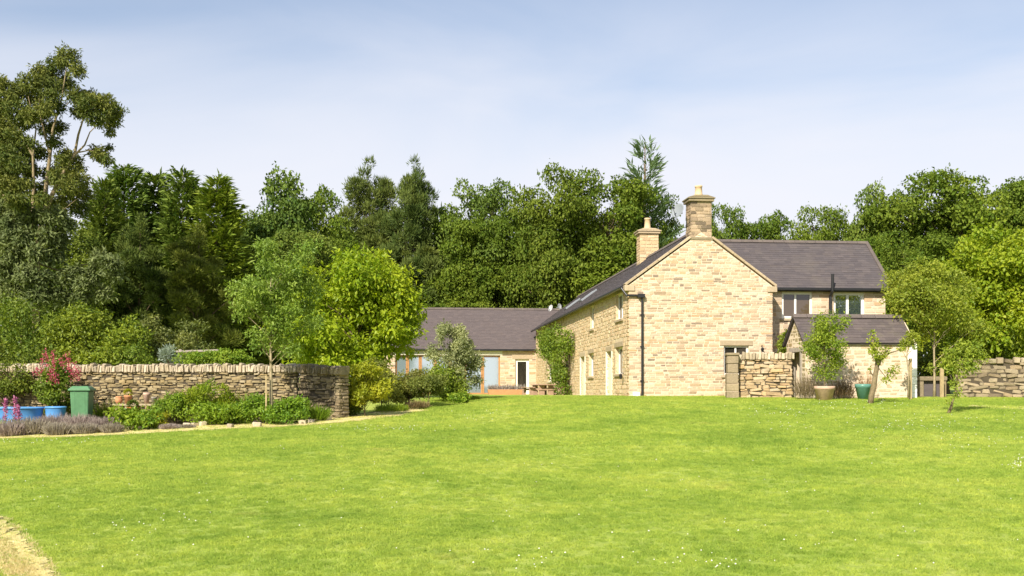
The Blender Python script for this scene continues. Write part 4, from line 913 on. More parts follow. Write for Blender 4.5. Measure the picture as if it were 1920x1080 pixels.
# ---- single trees with a shape of their own
def plant(name, label, cat, px, top, hw, Y, mat, n, ll, lw, nc=30, crf=0.34, z0f=0.05, flat=0.8, stems=True, seed=1, bark='bark', trunk_r=0.02, droop=0.25, lob=0.3, cone=0.0, group=None, base=None, squash=1.0, needle=False, shell=0.35, extra=None, part='foliage', tone=None):
    rs = np.random.RandomState(seed); b = base or GY(px, Y); H = EYE+(HORY-top)/FPX*Y-b.z; R = hw*Y/FPX
    t = thing(name, label, cat, b-Vector((0, 0, 0.03)), 0, group)
    cr0 = R*crf; cl = lumpy_clumps(rs, nc, max(0.05, R-cr0*0.55), z0f*H+cr0*0.4, H-cr0*0.5, cr0, lob=lob, cone=cone)
    cl[:, 1] *= squash
    arr = fit(clump_leaves(rs, cl, n, ll, lw, flat=flat, shell=shell, droop=droop, needle=needle), cl, H, R)
    f = link(part, leaves(part, *arr, FO[mat]), t)
    if tone: f.color = (*tone, 1)
    if stems: link('trunk' if cat == 'tree' else 'stems', limbs(rs, cl, H, trunk_r, H*0.8, every=1 if nc < 45 else 2, first=0.02 if cat != 'tree' else 0.2).mesh('stems', M[bark], True), t)
    return t, rs, H, R

# eucalyptus: limbs and foliage masses laid out after its own silhouette
EY = 47.0; eb = GY(72, EY)
EUC = thing('eucalyptus_tree', 'tallest tree, an open-crowned eucalyptus with pale forked limbs at the left edge', 'tree', eb)
def ep(x, y, dy=0.0): return at(x*0.4815, 60+y*0.4815, EY+dy)-eb
rs = np.random.RandomState(301); k_ = 0.4815*EY/FPX
top_c = [(262,100,52,0),(215,130,48,.5),(300,150,36,-.4),(165,165,56,.6),(120,200,50,-.6),(190,215,60,0),(250,200,50,.8),(75,225,48,.5),(35,250,50,0),(130,260,55,.8),(60,300,52,-.8),(10,300,50,.6),(210,290,46,-.6),(160,330,42,.2),(225,370,38,.5),(95,350,46,-.3),(20,370,52,0),
 (300,250,48,0),(350,260,52,.7),(400,280,56,-.5),(440,305,48,.2),(310,310,40,.6),(370,330,50,-.6),(425,350,40,.5),(450,330,32,0),(330,280,44,-.8),(430,390,22,0),(395,480,40,0),(370,465,30,.4),(415,500,26,-.3),(425,450,18,.2),(180,380,34,.4),(210,430,34,-.4),
 (40,430,60,.3),(0,470,60,-.3),(90,480,52,.5),(150,470,42,.7),(-20,400,60,0),(30,540,60,0),(120,540,50,.9),(260,480,40,.6),(290,520,50,.2),(250,560,64,.8),(300,580,54,-.2),(200,560,46,1.2),(270,640,60,.5),(330,630,40,1),(-20,560,60,0),(60,600,56,.8),(150,620,42,1.5),(0,650,60,.8),(310,690,46,.8),(220,680,50,1.4)]
top_c += [(60,400,40,-1.2),(110,430,36,-1.2),(30,480,50,-1.3),(70,520,44,-1.4),(100,590,40,-1.3),(20,600,50,-1.4),(240,500,34,-1.0),(215,560,34,-1.2),(260,600,44,-1.2),(160,650,34,-1.4),(60,650,46,-1.4),(200,250,40,-1),(120,320,40,-1.1),(180,300,34,-1.2),(0,200,46,0),(-30,260,60,0),(-30,330,60,0)]
low_c = [(20,700,46,-.6),(70,690,42,-1),(110,720,46,-.8),(40,760,46,-1),(160,720,36,-.6),(210,720,46,-1),(250,745,40,-.8),(0,800,56,-.6),(90,800,46,-1),(180,790,44,-.9),(230,810,44,-.6),(60,860,56,-.8),(140,860,46,-1),(210,870,46,-.7),(390,880,40,-1),(430,905,46,-1.2),(450,950,34,-1),(370,930,36,-.8),(300,930,30,-.6),(330,980,44,-.8),(260,960,40,-.6),(20,920,56,-.7),(100,950,52,-1),(170,960,48,-.8),(60,1010,56,-.6),(150,1030,52,-.8),(240,1030,50,-.5),(320,1040,46,-.6),(400,1020,40,-.6),(-30,980,60,0)]
def ecl(L_, f=0.86): return np.array([[*ep(x, y, dy*1.6), r*k_*f] for x, y, r, dy in L_])
ct, cl_ = ecl(top_c), ecl(low_c)
link('crown', leaves('crown', *clump_leaves(rs, ct, 52000, 0.17, 0.06, flat=0.82, shell=0.35, up=0.3, droop=0.7, rag=0.35), FO['euc']), EUC)
link('lower_foliage', leaves('lower_foliage', *clump_leaves(rs, cl_, 20000, 0.22, 0.085, flat=0.85, shell=0.25, up=0.3, droop=0.4, rag=0.35), FO['euc_grey']), EUC)
em = MB()
def limb(pts, r0, r1):
    P_ = [ep(*p) for p in pts]; em.tube(P_, [0.72*(r0+(r1-r0)*i/(len(P_)-1)) for i in range(len(P_))], 7, False)
limb([(140,1250),(140,1080),(142,930),(150,820),(172,700),(180,600),(195,480),(205,380),(240,260),(262,120)], 0.24, 0.025)
limb([(140,940),(105,830),(125,720),(132,600),(128,480),(140,380),(110,250)], 0.16, 0.02)
limb([(178,690),(205,630),(240,560),(290,480),(305,400),(330,320),(400,280)], 0.16, 0.02)
limb([(290,480),(330,440),(350,390),(420,320)], 0.07, 0.015); limb([(300,470),(350,460),(400,470)], 0.05, 0.012)
limb([(128,480),(100,430),(75,380),(40,300)], 0.09, 0.015); limb([(195,480),(170,380),(150,300),(165,180)], 0.08, 0.012)
limb([(110,850),(60,740),(20,650),(0,600)], 0.12, 0.03); limb([(145,900),(230,930),(330,905),(430,900)], 0.07, 0.012); limb([(150,980),(230,975),(300,960)], 0.05, 0.01)
limb([(205,380),(215,330),(300,240)], 0.05, 0.012); limb([(180,700),(250,690),(300,650)], 0.05, 0.012); limb([(105,830),(90,760),(70,700)], 0.05, 0.01)
em.build('trunk', M['bark_pale'], EUC, True)

# walnut
plant('walnut_tree', 'bright yellow-green broad-leaved tree behind the end of the garden wall', 'tree', 674, 474, 144, 41.0, 'walnut', 29000, 0.20, 0.095, nc=80, crf=0.23, z0f=0.10, seed=311, trunk_r=0.12, droop=0.7, lob=0.35, flat=0.75)
# young rowan
RW, rs, H, R = plant('rowan_tree', 'slender young tree with feathery bluish leaves and pale trunk in the flower bed', 'tree', 508, 448, 92, 28.2, 'rowan', 14000, 0.105, 0.042, nc=66, crf=0.20, z0f=0.26, seed=312, bark='bark_young', trunk_r=0.055, droop=0.6, lob=0.45, shell=0.15)
# right-hand big tree and neighbours
plant('lime_tree', 'large bright yellow-green tree rising behind the right field wall', 'tree', 1872, 432, 128, 43, 'lime', 34000, 0.17, 0.12, nc=110, crf=0.22, z0f=0.06, seed=313, trunk_r=0.16, droop=0.4, lob=0.35)
plant('apple_tree', 'sparse olive-tinted tree with thin pale trunk tied to a stake', 'tree', 1752, 488, 100, 38.5, 'apple', 15000, 0.115, 0.062, nc=60, crf=0.24, z0f=0.26, seed=314, bark='bark_young', trunk_r=0.05, droop=0.3, lob=0.5, shell=0.15)
plant('laurel_bush', 'dark glossy bush in the shade behind the stone slab', 'bush', 1752, 640, 52, 41.0, 'dark', 5000, 0.13, 0.07, seed=315)
plant('elder_bush', 'green bush low behind the right field wall', 'bush', 1850, 610, 70, 42.0, 'shrub', 6000, 0.14, 0.08, seed=316)

# ---- bushes behind the garden wall
BUSH = [
 (40,560,92,35.0,'shrub',9000,.12,.07,'wide yellow-green bush behind the wall at the left edge',(.8,.85,.8)),
 (150,575,80,34.5,'shrub',9000,.12,.07,'yellow-green bush behind the wall above the pink flowers',(1,1,.9)),
 (210,598,72,33.6,'shrub',8000,.11,.07,'glossy light green bush behind the wall above the green bin',(1.1,1.1,.9)),
 (-10,640,62,32.6,'dark',5000,.10,.06,'dark bush leaning over the wall at the left edge',(1.2,1.1,.8)),
 (300,592,58,35.0,'olive',6000,.11,.055,'loose olive shrub behind the wall above the terracotta pots',(1,1,.9)),
 (350,600,50,36.0,'olive',5000,.11,.055,'thin olive shrub behind the wall near the wooden rail',(.85,.9,.8)),
 (256,640,44,32.9,'shrub',4500,.09,.05,'low bush touching the wall coping beside the silver plant',(.85,.95,.9)),
 (90,640,60,33.0,'dark',5000,.10,.06,'dark green bush hidden behind the pink flowers',(1.2,1.2,1)),
]
for i, (px, top, hw_, Y, mt, n, ll, lw, lb, tn) in enumerate(BUSH): plant('garden_bush', lb, 'bush', px, top, hw_, Y, mt, n, ll, lw, nc=36, crf=0.32, seed=330+i, trunk_r=0.04, tone=tn, group='bushes behind the garden wall')
plant('silver_plant', 'silvery blue-leaved plant poking over the garden wall', 'plant', 316, 648, 27, 32.4, 'silver', 1500, 0.11, 0.03, nc=16, seed=345, needle=True)
plant('hop_climber', 'yellow-green climber lying along the wall top left of the young tree', 'plant', 408, 654, 66, 32.0, 'fresh', 5500, 0.075, 0.05, nc=40, crf=0.2, z0f=0.72, squash=0.35, seed=346, trunk_r=0.012)
# wooden rail behind the wall
FEN = thing('wooden_rail', 'weathered wooden fence rail standing behind the garden wall', 'fence', GY(370, 33.2))
for i, px in enumerate((338, 404)):
    p = GY(px, 33.2)-FEN.location; MB().box(p.x-0.05, p.x+0.05, p.y-0.04, p.y+0.04, -0.1, zt(655, 33.2)-FEN.location.z).build('post', M['grey_wood'], FEN, bevel=0.01)
pa, pb = at(330, 659, 33.1)-FEN.location, at(410, 657, 33.1)-FEN.location
MB().beam(pa, pb, 0.04, 0.06).build('rail', M['grey_wood'], FEN, bevel=0.008)

# ---- shrubs between garden wall and barn
plant('gold_shrub', 'yellow-leaved shrub at the end of the garden wall', 'shrub', 684, 680, 48, 30.2, 'gold', 5200, 0.10, 0.05, nc=36, crf=0.28, seed=351, trunk_r=0.02, tone=(.95,1,1))
plant('spindle_shrub', 'tall golden-olive shrub beneath the right side of the walnut tree', 'shrub', 715, 672, 30, 33.5, 'olive', 2800, 0.10, 0.05, nc=24, seed=352, tone=(1.25,1.2,.8))
plant('laurel_shrub', 'green shrub in shade at the foot of the yellow shrub', 'shrub', 652, 735, 32, 30.5, 'shrub', 2600, 0.09, 0.05, nc=20, seed=353, tone=(.8,.85,.8))
plant('rose_shrub', 'loose brownish-green shrub right of the yellow shrub', 'shrub', 766, 692, 46, 34.5, 'olive', 6000, 0.085, 0.045, nc=32, crf=0.28, seed=354, trunk_r=0.02, tone=(1.05,.98,.7))
plant('rose_shrub', 'low bush with bare tan stems at the corner of the lawn', 'shrub', 804, 702, 38, 33.5, 'olive', 4600, 0.085, 0.045, nc=26, z0f=0.3, seed=355, trunk_r=0.02, bark='stake', tone=(.95,1,.7))
plant('buddleia_shrub', 'tall grey-green shrub in front of the oak glazed doors', 'shrub', 856, 608, 52, 37.5, 'sage', 16000, 0.10, 0.040, nc=95, crf=0.26, z0f=-0.12, cone=0.25, seed=356, trunk_r=0.025, lob=0.4, droop=0.3, shell=0.1)
plant('buddleia_shrub', 'darker lower shrub at the foot of the grey-green one', 'shrub', 842, 680, 48, 36.6, 'shrub', 6500, 0.10, 0.05, z0f=-0.1, nc=36, seed=357, tone=(1,1.05,.9))
plant('garden_bush', 'small bright leafy plant at the lawn edge below the grey-green shrub', 'shrub', 858, 738, 22, 35.6, 'fresh', 900, 0.12, 0.08, nc=10, seed=358)
# climber on the side wall
sc = (loc_s(1080)+loc_s(1030))/2; CLB = thing('wall_climber', 'leafy climber covering the far end of the long house wall', 'climber', hw(-0.1, sc, 0.1))
rs = np.random.RandomState(361); cl = []
for i in range(70):
    s = rs.uniform(loc_s(1079), loc_s(1029)); u = (s-loc_s(1079))/(loc_s(1029)-loc_s(1079))
    zlo = 0.2 if 0.10 < u < 0.5 else (1.6 if u < 0.6 else 2.4); z = rs.uniform(zlo, 3.75)
    p = hw(-0.22, s, 0.05+z)-CLB.location; cl.append([p.x-rs.rand()*0.25, p.y, p.z, rs.uniform(0.28, 0.55)])
cl = np.array(cl); link('foliage', leaves('foliage', *clump_leaves(rs, cl, 7500, 0.13, 0.08, flat=1.0), FO['shrub']), CLB).color = (.8, .9, .8, 1)
m_ = MB()
for i in range(5):
    s = loc_s(1070)+i*0.35; pts = [hw(-0.06, s+rs.normal(0, .2), z)-CLB.location for z in (0.0, 1.0, 2.0, 3.0)]; m_.tube(pts, [0.035, 0.03, 0.02, 0.01], 5)
m_.build('stems', M['bark'], CLB, True)

# ---- bed in front of the garden wall
def tuft(name, label, cat, px, top, hw_, Y, mat, n, lw, seed, group=None, spread=0.5, tone=None, flowers=None, base=None, lfac=1.0, squash=0.8):
    """upright stems / blades fanning from a low clump"""
    rs = np.random.RandomState(seed); b = base or GY(px, Y); H = EYE+(HORY-top)/FPX*Y-b.z; R = hw_*Y/FPX; t = thing(name, label, cat, b, 0, group)
    a_ = rs.rand(n)*6.283; r = R*np.sqrt(rs.rand(n))*0.75; hh = H*rs.uniform(0.35, 1.0, n)*(1-0.35*(r/R)**2)
    z0 = rs.rand(n)*0.5*hh
    pos = np.stack([r*np.cos(a_), r*np.sin(a_)*squash, z0], 1)
    ax = np.stack([np.cos(a_)*spread*(r/R), np.sin(a_)*spread*(r/R)*squash, np.ones(n)], 1)+rs.normal(0, 0.22, (n, 3))
    f = link('foliage', leaves('foliage', pos, ax, rs.normal(size=(n, 3)), (hh-z0)*lfac, lw, 0.5+rs.normal(0, 0.25, n), FO[mat], 0.1), t)
    if tone: f.color = (*tone, 1)
    return t, rs, H, R
lavx = [(-30,772,40,28.4),(20,782,34,27.5),(62,776,36,27.8),(105,768,36,28.3),(110,786,30,27.2),(150,770,34,28.2),(160,788,30,27.3),(196,776,30,27.9),(210,790,22,27.2),(320,792,24,27.3),(352,794,18,27.3)]
lavl = ['lavender clump cut by the left edge of the picture','lavender clump below the left blue tub','lavender clump below the gap between the blue tubs','lavender clump left of the green bin','front lavender clump at the lawn edge left of the bin','lavender clump directly in front of the green bin','front lavender clump at the lawn edge below the bin','lavender clump just right of the green bin','front lavender clump left of the leafy green plant','lavender clump right of the leafy green plant','small lavender clump beside the pale edging stones']
for i, (px, top, w_, Y) in enumerate(lavx):
    tuft('lavender_clump', lavl[i], 'lavender', px, top, w_, Y, 'lav', 1500, 0.018, 400+i, 'lavender along the front of the bed', 0.9, (1, .95, .95) if i % 2 else (.9, .92, .8))
plant('leafy_plant', 'broad-leaved bright green plant at the bed front below the terracotta pots', 'plant', 256, 762, 50, 27.6, 'fresh', 1700, 0.11, 0.065, nc=26, crf=0.3, seed=421, stems=False)
plant('golden_plant', 'small golden-leaved plant right of the bright green plant', 'plant', 302, 772, 14, 27.7, 'gold', 420, 0.07, 0.035, nc=10, seed=422, stems=False)
plant('bed_shrub', 'tall yellow-green perennial against the middle of the garden wall', 'plant', 395, 716, 52, 29.2, 'fresh', 4600, 0.09, 0.035, nc=34, crf=0.26, seed=423, tone=(1.1,1.0,.8), needle=True)
plant('bed_shrub', 'green leafy perennial left of the tall yellow-green one', 'plant', 330, 735, 40, 28.9, 'fresh', 3200, 0.09, 0.04, nc=22, seed=424, tone=(.85,.9,.8))
plant('bed_shrub', 'low bright green perennial in front of the tall yellow-green one', 'plant', 408, 752, 56, 28.2, 'fresh', 4200, 0.08, 0.045, nc=28, seed=425, tone=(.9,.95,.8))
plant('bed_shrub', 'bushy green plant at the foot of the young tree, left side', 'plant', 474, 738, 44, 28.4, 'fresh', 3600, 0.08, 0.04, nc=24, seed=426, tone=(.8,.9,.8))
plant('bed_shrub', 'bushy green plant at the foot of the young tree, right side', 'plant', 536, 744, 46, 28.0, 'fresh', 3800, 0.085, 0.045, nc=24, seed=427, tone=(.8,.92,.8))
tuft('dry_seedheads', 'clump of brown dead flower stems against the wall beside the yellow-green perennial', 'plant', 345, 722, 22, 29.6, 'brown', 500, 0.012, 428)
# pink flowering shrub
FS, rs, H, R = plant('flowering_shrub', 'shrub with upright pinkish-red flower spikes against the garden wall', 'shrub', 108, 672, 38, 30.0, 'shrub', 3600, 0.11, 0.05, nc=30, crf=0.3, seed=431, trunk_r=0.02, tone=(.75,.85,.75))
fb = FS.location; P_, A_ = [], []
for (px, y0, y1) in ((86,655,690),(79,672,700),(100,657,682),(101,676,706),(127,660,690),(129,672,700),(141,680,708),(147,690,712),(94,690,716),(70,690,704),(116,668,690),(136,692,715),(104,700,722)):
    for j in range(55):
        u = rs.rand(); p = at(px+rs.normal(0, 3.0)*(0.35+0.65*u), y0+(y1-y0)*u, 29.55)-fb; p.y += rs.normal(0, 0.08); P_.append(p[:]); A_.append(rs.normal(size=3)+[0, 0, .4])
P_ = np.array(P_); link('flowers', leaves('flowers', P_, np.array(A_), rs.normal(size=P_.shape), 0.055, 0.036, rs.rand(len(P_)), FO['pinkred']), FS)
# foxgloves
for i, (px, y0, lb) in enumerate(((10, 748, 'pink foxglove spike at the left edge before the blue tub'), (28, 744, 'magenta foxglove spike between the lavender and the left blue tub'), (34, 760, 'short magenta foxglove spike beside the taller one'))):
    t, rs, H, R = tuft('foxglove', lb, 'flower', px, 775, 7, 28.0, 'fresh', 60, 0.03, 440+i, 'foxgloves in the bed'); P_ = []
    for j in range(150):
        u = rs.rand(); p = at(px+rs.normal(0, 2.4)*(0.25+u), y0+(790-y0)*u, 28.0)-t.location; p.y += rs.normal(0, 0.04); P_.append(p[:])
    P_ = np.array(P_); link('flower_spike', leaves('flower_spike', P_, rs.normal(size=P_.shape), rs.normal(size=P_.shape), 0.06, 0.04, rs.rand(len(P_)), FO['magenta']), t)
    MB().tube([(0, 0, 0), at(px, y0, 28.0)-t.location], [0.012, 0.004], 5).build('stem', M['stake'], t)

# ---- wheeled bin
bb = at(154, 781, 29.0); bb.z = float(gz(bb.x, bb.y)); sc_ = 29.0/FPX
BIN = thing('wheeled_bin', 'green plastic wheeled bin standing in front of the garden wall', 'bin', bb, R_(8))
hB = zt(726, 29.0)-bb.z; m_ = MB()
def taper(mb, z0, z1, a0, b0, a1, b1): mb.add([(-a0,-b0,z0),(a0,-b0,z0),(a0,b0,z0),(-a0,b0,z0),(-a1,-b1,z1),(a1,-b1,z1),(a1,b1,z1),(-a1,b1,z1)], [(3,2,1,0),(4,5,6,7),(0,1,5,4),(1,2,6,5),(2,3,7,6),(3,0,4,7)])
taper(m_, 0.06, hB-0.10, 0.205, 0.24, 0.245, 0.30); m_.build('body', M['bin_green'], BIN, bevel=0.03)
m_ = MB(); taper(m_, hB-0.099, hB-0.05, 0.285, 0.34, 0.285, 0.34); m_.build('rim', M['bin_green'], BIN, bevel=0.012)
m_ = MB(); taper(m_, hB-0.048, hB+0.03, 0.275, 0.33, 0.20, 0.24); m_.build('lid', M['bin_green'], BIN, bevel=0.02)
for s in (-1, 1): MB().tube([(s*0.24, 0.26, 0.1), (s*0.29, 0.26, 0.1)], [0.1, 0.1], 14).build('wheel', M['rubber'], BIN)
for s in (-1, 1): MB().box(s*0.13-0.02, s*0.13+0.02, -0.275, -0.225, 0.15, hB-0.12, Matrix.Rotation(0.06, 3, 'X')).build('rib', M['bin_green'], BIN, bevel=0.008)
MB().tube([(-0.2, 0.36, hB-0.03), (0.2, 0.36, hB-0.03)], [0.016]*2, 8).build('handle', M['bin_green'], BIN)
# blue tubs
for px0, px1, lb, yy in ((-22, 80, 'wide blue plastic tub behind the lavender at the left edge', 763), (86, 123, 'smaller blue plastic tub left of the green bin', 762)):
    Y = 29.0; c = at((px0+px1)/2, 790, Y); c.z = float(gz(c.x, c.y)); r = (px1-px0)/2*Y/FPX; h = zt(yy, Y)-c.z
    t = thing('blue_tub', lb, 'tub', c); MB().lathe([(r*0.86, 0.0), (r*0.94, h*0.5), (r, h-0.05), (r*1.03, h-0.04), (r*1.04, h), (r*0.98, h), (r*0.95, h-0.1), (r*0.84, 0.05)], (0, 0, 0), 40, 1, 0.62 if r > 0.5 else 0.9).build('shell', M['blue_plastic'], t, True)
    MB().lathe([(r*1.045, h-0.05), (r*1.07, h-0.03), (r*1.045, h-0.005)], (0, 0, 0.0), 40, 1, 0.62 if r > 0.5 else 0.9).build('rim', M['blue_plastic'], t, True)
# stone shelf with flower pots
Y = 29.9; c = at(255, 757, Y); gzb = float(gz(c.x, Y))
SHF = thing('stone_shelf', 'low stone slab shelf on blocks carrying flower pots by the wall', 'shelf', (c.x, Y, gzb)); st = c.z-gzb
MB().box(-0.60, 0.60, -0.17, 0.17, st-0.06, st).build('slab', M['dry'], SHF, bevel=0.012)
for x in (-0.45, 0.0, 0.45): MB().box(x-0.09, x+0.09, -0.14, 0.14, -0.05, st-0.062).build('support', M['dry'], SHF, bevel=0.015)
def pot(label, px, py_base, py_top, w_px, Y, mat, name='flower_pot', flare=0.72, rim=True, round_=False, soil=True, zb=None):
    c = at(px, py_base, Y); zb = c.z if zb is None else zb; h = zt(py_top, Y)-zb; r = w_px/2*Y/FPX
    t = thing(name, label, 'pot', (c.x, Y, zb))
    if round_: prof = [(r*0.6, 0), (r*0.95, h*0.3), (r, h*0.55), (r*0.8, h*0.85), (r*0.86, h), (r*0.75, h), (r*0.7, h*0.85)]
    else: prof = [(r*flare, 0), (r*0.93, h*0.76), (r*1.0, h*0.78), (r*1.02, h), (r*0.9, h), (r*0.86, h*0.82)]
    MB().lathe(prof, (0, 0, 0), 24).build('body', M[mat], t, True)
    if soil: MB().lathe([(r*0.86, h*0.84), (r*0.5, h*0.88), (0.002, h*0.89)], (0, 0, 0), 16).build('soil', M['soil'], t)
    return t, h, r
zs = c.z
pot('small rounded terracotta pot at the left end of the stone shelf', 223, 757, 743, 14, 29.85, 'terracotta', round_=True, zb=zs)
t, h, r = pot('terracotta pot with a yellow-green plant on the stone shelf', 240, 757, 741, 15, 29.85, 'terracotta', zb=zs)
rs = np.random.RandomState(9); n = 160; d = nrmz(rs.normal(size=(n, 3))+[0, 0, .8]); link('foliage', leaves('foliage', d*0.08+[0, 0, h+.05], d, rs.normal(size=(n, 3)), 0.07, 0.03, rs.rand(n), FO['gold']), t)
pot('tall pale terracotta pot at the right of the stone shelf', 275, 757, 736, 13, 29.85, 'terracotta_pale', flare=0.6, zb=zs)
pot('small dark pot at the right end of the stone shelf', 289, 757, 744, 11, 29.9, 'grey_wood', zb=zs)
t, h, r = pot('low orange-red bowl with a dark plant below the stone shelf', 249, 776, 763, 21, 29.2, 'terracotta_red', flare=0.7)
n = 260; d = nrmz(rs.normal(size=(n, 3))+[0, 0, .6]); link('foliage', leaves('foliage', d*[.1, .1, .1]+[0, 0, h+.03], d, rs.normal(size=(n, 3)), 0.09, 0.03, rs.rand(n), FO['dark']), t)
# pale edging stones
for i, (px, py, w_, lb) in enumerate(((348,800,13,'pale edging stone beside the small lavender clump'),(362,799,12,'second pale edging stone, right of the lavender'),(377,798,14,'third pale edging stone from the lavender'),(566,795,13,'pale boulder at the bed edge right of the young tree'),(582,792,11,'pale boulder next to the one right of the young tree'),(612,788,14,'pale boulder at the foot of the wall end pier'),(480,800,15,'grey edging stone below the young tree'),(430,801,12,'grey edging stone left of the young tree'))):
    p = G(px, py+2); s = w_*p.y/FPX; o = link('edging_stone', stone_mesh(US_RUBBLE, i, M['coping']))
    o.matrix_world = Matrix.Translation((p.x, p.y+0.1, p.z+s*0.28)) @ Matrix.Rotation(i*1.1, 4, 'Z') @ Matrix.Diagonal((s*1.1, s*0.9, s*0.8, 1)); tag(o, lb, 'stone', 'edging stones of the bed')
# stakes
def stake(label, px, y0, y1, Y, w=0.035, tilt=0.0):
    b = at(px, y1, Y); b.z = float(gz(b.x, Y))-0.05; t = MB().box(-w, w, -w, w, 0, zt(y0, Y)-b.z).build('tree_stake', M['stake'], None, bevel=0.008); t.location = b; t.rotation_euler = (0, tilt, 0.3); tag(t, label, 'stake', 'wooden tree stakes')
stake('short wooden stake left of the young bluish tree', 499, 704, 750, 28.0, 0.02)
stake('wooden stake beside the thin pale trunk right of the shed', 1766, 690, 750, 37.9, 0.05)
stake('wooden stake against the shed wall near its white corner', 1707, 672, 742, 36.2, 0.04)

# ---- right garden: potted bush, pots, fruit trees
pb_ = GY(1546, 35.6); ph = 0.42
t, h, r = pot('large pale terracotta pot in front of the shed', 1546, 748, 724, 38, 35.6, 'terracotta_pale', zb=pb_.z)
plant('potted_bush', 'loose light green bush growing from the large terracotta pot', 'bush', 1548, 586, 50, 35.6, 'apple', 5200, 0.105, 0.045, nc=52, crf=0.27, z0f=0.03, seed=451, base=Vector((pb_.x, pb_.y, pb_.z+h*0.8)), trunk_r=0.025, bark='bark_fruit', tone=(.95,1.05,.95), lob=0.4, shell=0.1)
pg = GY(1618, 36.0); pot('glazed green pot against the shed wall', 1618, 742, 720, 29, 36.0, 'green_glaze', zb=pg.z, flare=0.62)
tuft('dead_shrub', 'grey bare twiggy shrub at the shed corner left of the pot', 'shrub', 1512, 690, 26, 36.2, 'brown', 500, 0.014, 452, tone=(.8,.85,.9))
tuft('dry_seedheads', 'tan dried stems behind the green glazed pot', 'plant', 1624, 690, 16, 36.7, 'brown', 220, 0.014, 453, tone=(1.2,1.0,.8))
tuft('dead_shrub', 'dark twiggy growth between the two pots', 'shrub', 1580, 700, 22, 36.4, 'brown', 420, 0.014, 454, tone=(.6,.55,.5))
plant('ivy_bush', 'small green bush in the angle between gable and shed', 'bush', 1468, 618, 20, 40.0, 'shrub', 1600, 0.09, 0.06, nc=16, seed=455)
# old pruned fruit tree
ob_ = GY(1632, 33.6); OLD = thing('fruit_tree', 'old leaning pruned fruit tree with a thick gnarled trunk and few leaves', 'tree', ob_)
def opx(x, y, dy=0): return at(x, y, 33.6+dy)-ob_
m_ = MB()
def br_(pts, r0, r1): m_.tube([opx(*p) for p in pts], [r0+(r1-r0)*i/(len(pts)-1) for i in range(len(pts))], 8)
br_([(1632,760),(1634,742),(1639,722),(1641,704),(1644,690),(1645,680)], 0.095, 0.07); br_([(1645,684),(1655,668),(1664,656)], 0.06, 0.03); br_([(1645,682),(1642,664),(1638,650),(1636,625)], 0.06, 0.015); br_([(1650,676),(1668,662),(1690,655)], 0.035, 0.01)
br_([(1643,690),(1650,680),(1648,668)], 0.05, 0.03); br_([(1640,706),(1633,700),(1630,690)], 0.03, 0.01); br_([(1647,690),(1660,706),(1672,692)], 0.02, 0.008)
m_.build('trunk', M['bark_fruit'], OLD, True)
rs = np.random.RandomState(461); cl = np.array([[*opx(x, y, rs.normal(0, .1)), rr_] for x, y, rr_ in ((1635,625,.11),(1638,640,.15),(1643,652,.17),(1641,665,.15),(1655,666,.13),(1664,657,.12),(1648,676,.14),(1637,655,.13),(1672,700,.16),(1662,712,.13),(1680,690,.12),(1692,654,.10),(1630,694,.08))])
link('foliage', leaves('foliage', *clump_leaves(rs, cl, 900, 0.085, 0.045, flat=1), FO['apple']), OLD).color = (1.15, 1.15, .9, 1)
# espalier by the white corner
eb_ = GY(1703, 35.8); ESP = thing('fruit_tree', 'thin young tree with a tuft of yellowish leaves before the white shed corner', 'tree', eb_)
def epx(x, y, dy=0): return at(x, y, 35.8+dy)-eb_
MB().tube([epx(1703,746), epx(1704,700), epx(1700,668), epx(1706,640)], [.035,.03,.025,.01], 7).tube([epx(1702,676), epx(1692,658)], [.018,.008], 5).tube([epx(1700,668), epx(1714,650)], [.018,.008], 5).build('trunk', M['bark_young'], ESP, True)
cl = np.array([[*epx(x, y), rr_] for x, y, rr_ in ((1700,640,.2),(1712,632,.18),(1692,650,.14),(1706,625,.12),(1716,648,.13))]); link('foliage', leaves('foliage', *clump_leaves(rs, cl, 650, 0.085, 0.045, flat=.9), FO['apple']), ESP)
# low sapling with a shadow on the lawn
sb_ = G(1779, 776); SAP = thing('sapling', 'knee-bent sapling with pale sparse leaves standing alone on the lawn', 'tree', sb_)
def spx(x, y, dy=0): return at(x, y, sb_.y+dy)-sb_
MB().tube([spx(1777,779), spx(1783,764), spx(1786,752), spx(1792,735), spx(1796,700), spx(1806,655)], [.05,.042,.03,.022,.016,.006], 7).tube([spx(1784,760), spx(1775,754)], [.02,.008], 5).tube([spx(1794,715), spx(1812,690)], [.012,.005], 5).tube([spx(1793,730), spx(1780,700), spx(1776,680)], [.012,.009,.004], 5).build('trunk', M['bark_fruit'], SAP, True)
cl = np.array([[*spx(x, y, rs.normal(0, .15)), rr_] for x, y, rr_ in ((1806,652,.24),(1795,668,.24),(1818,665,.26),(1830,650,.22),(1812,685,.24),(1800,700,.2),(1785,690,.2),(1775,680,.2),(1790,720,.16),(1797,738,.13),(1784,752,.08),(1776,753,.06),(1842,672,.2),(1825,690,.2),(1780,660,.18))])
link('foliage', leaves('foliage', *clump_leaves(rs, cl, 2300, 0.085, 0.042, flat=1, shell=.1), FO['apple']), SAP).color = (1.05, 1.1, 1.1, 1)
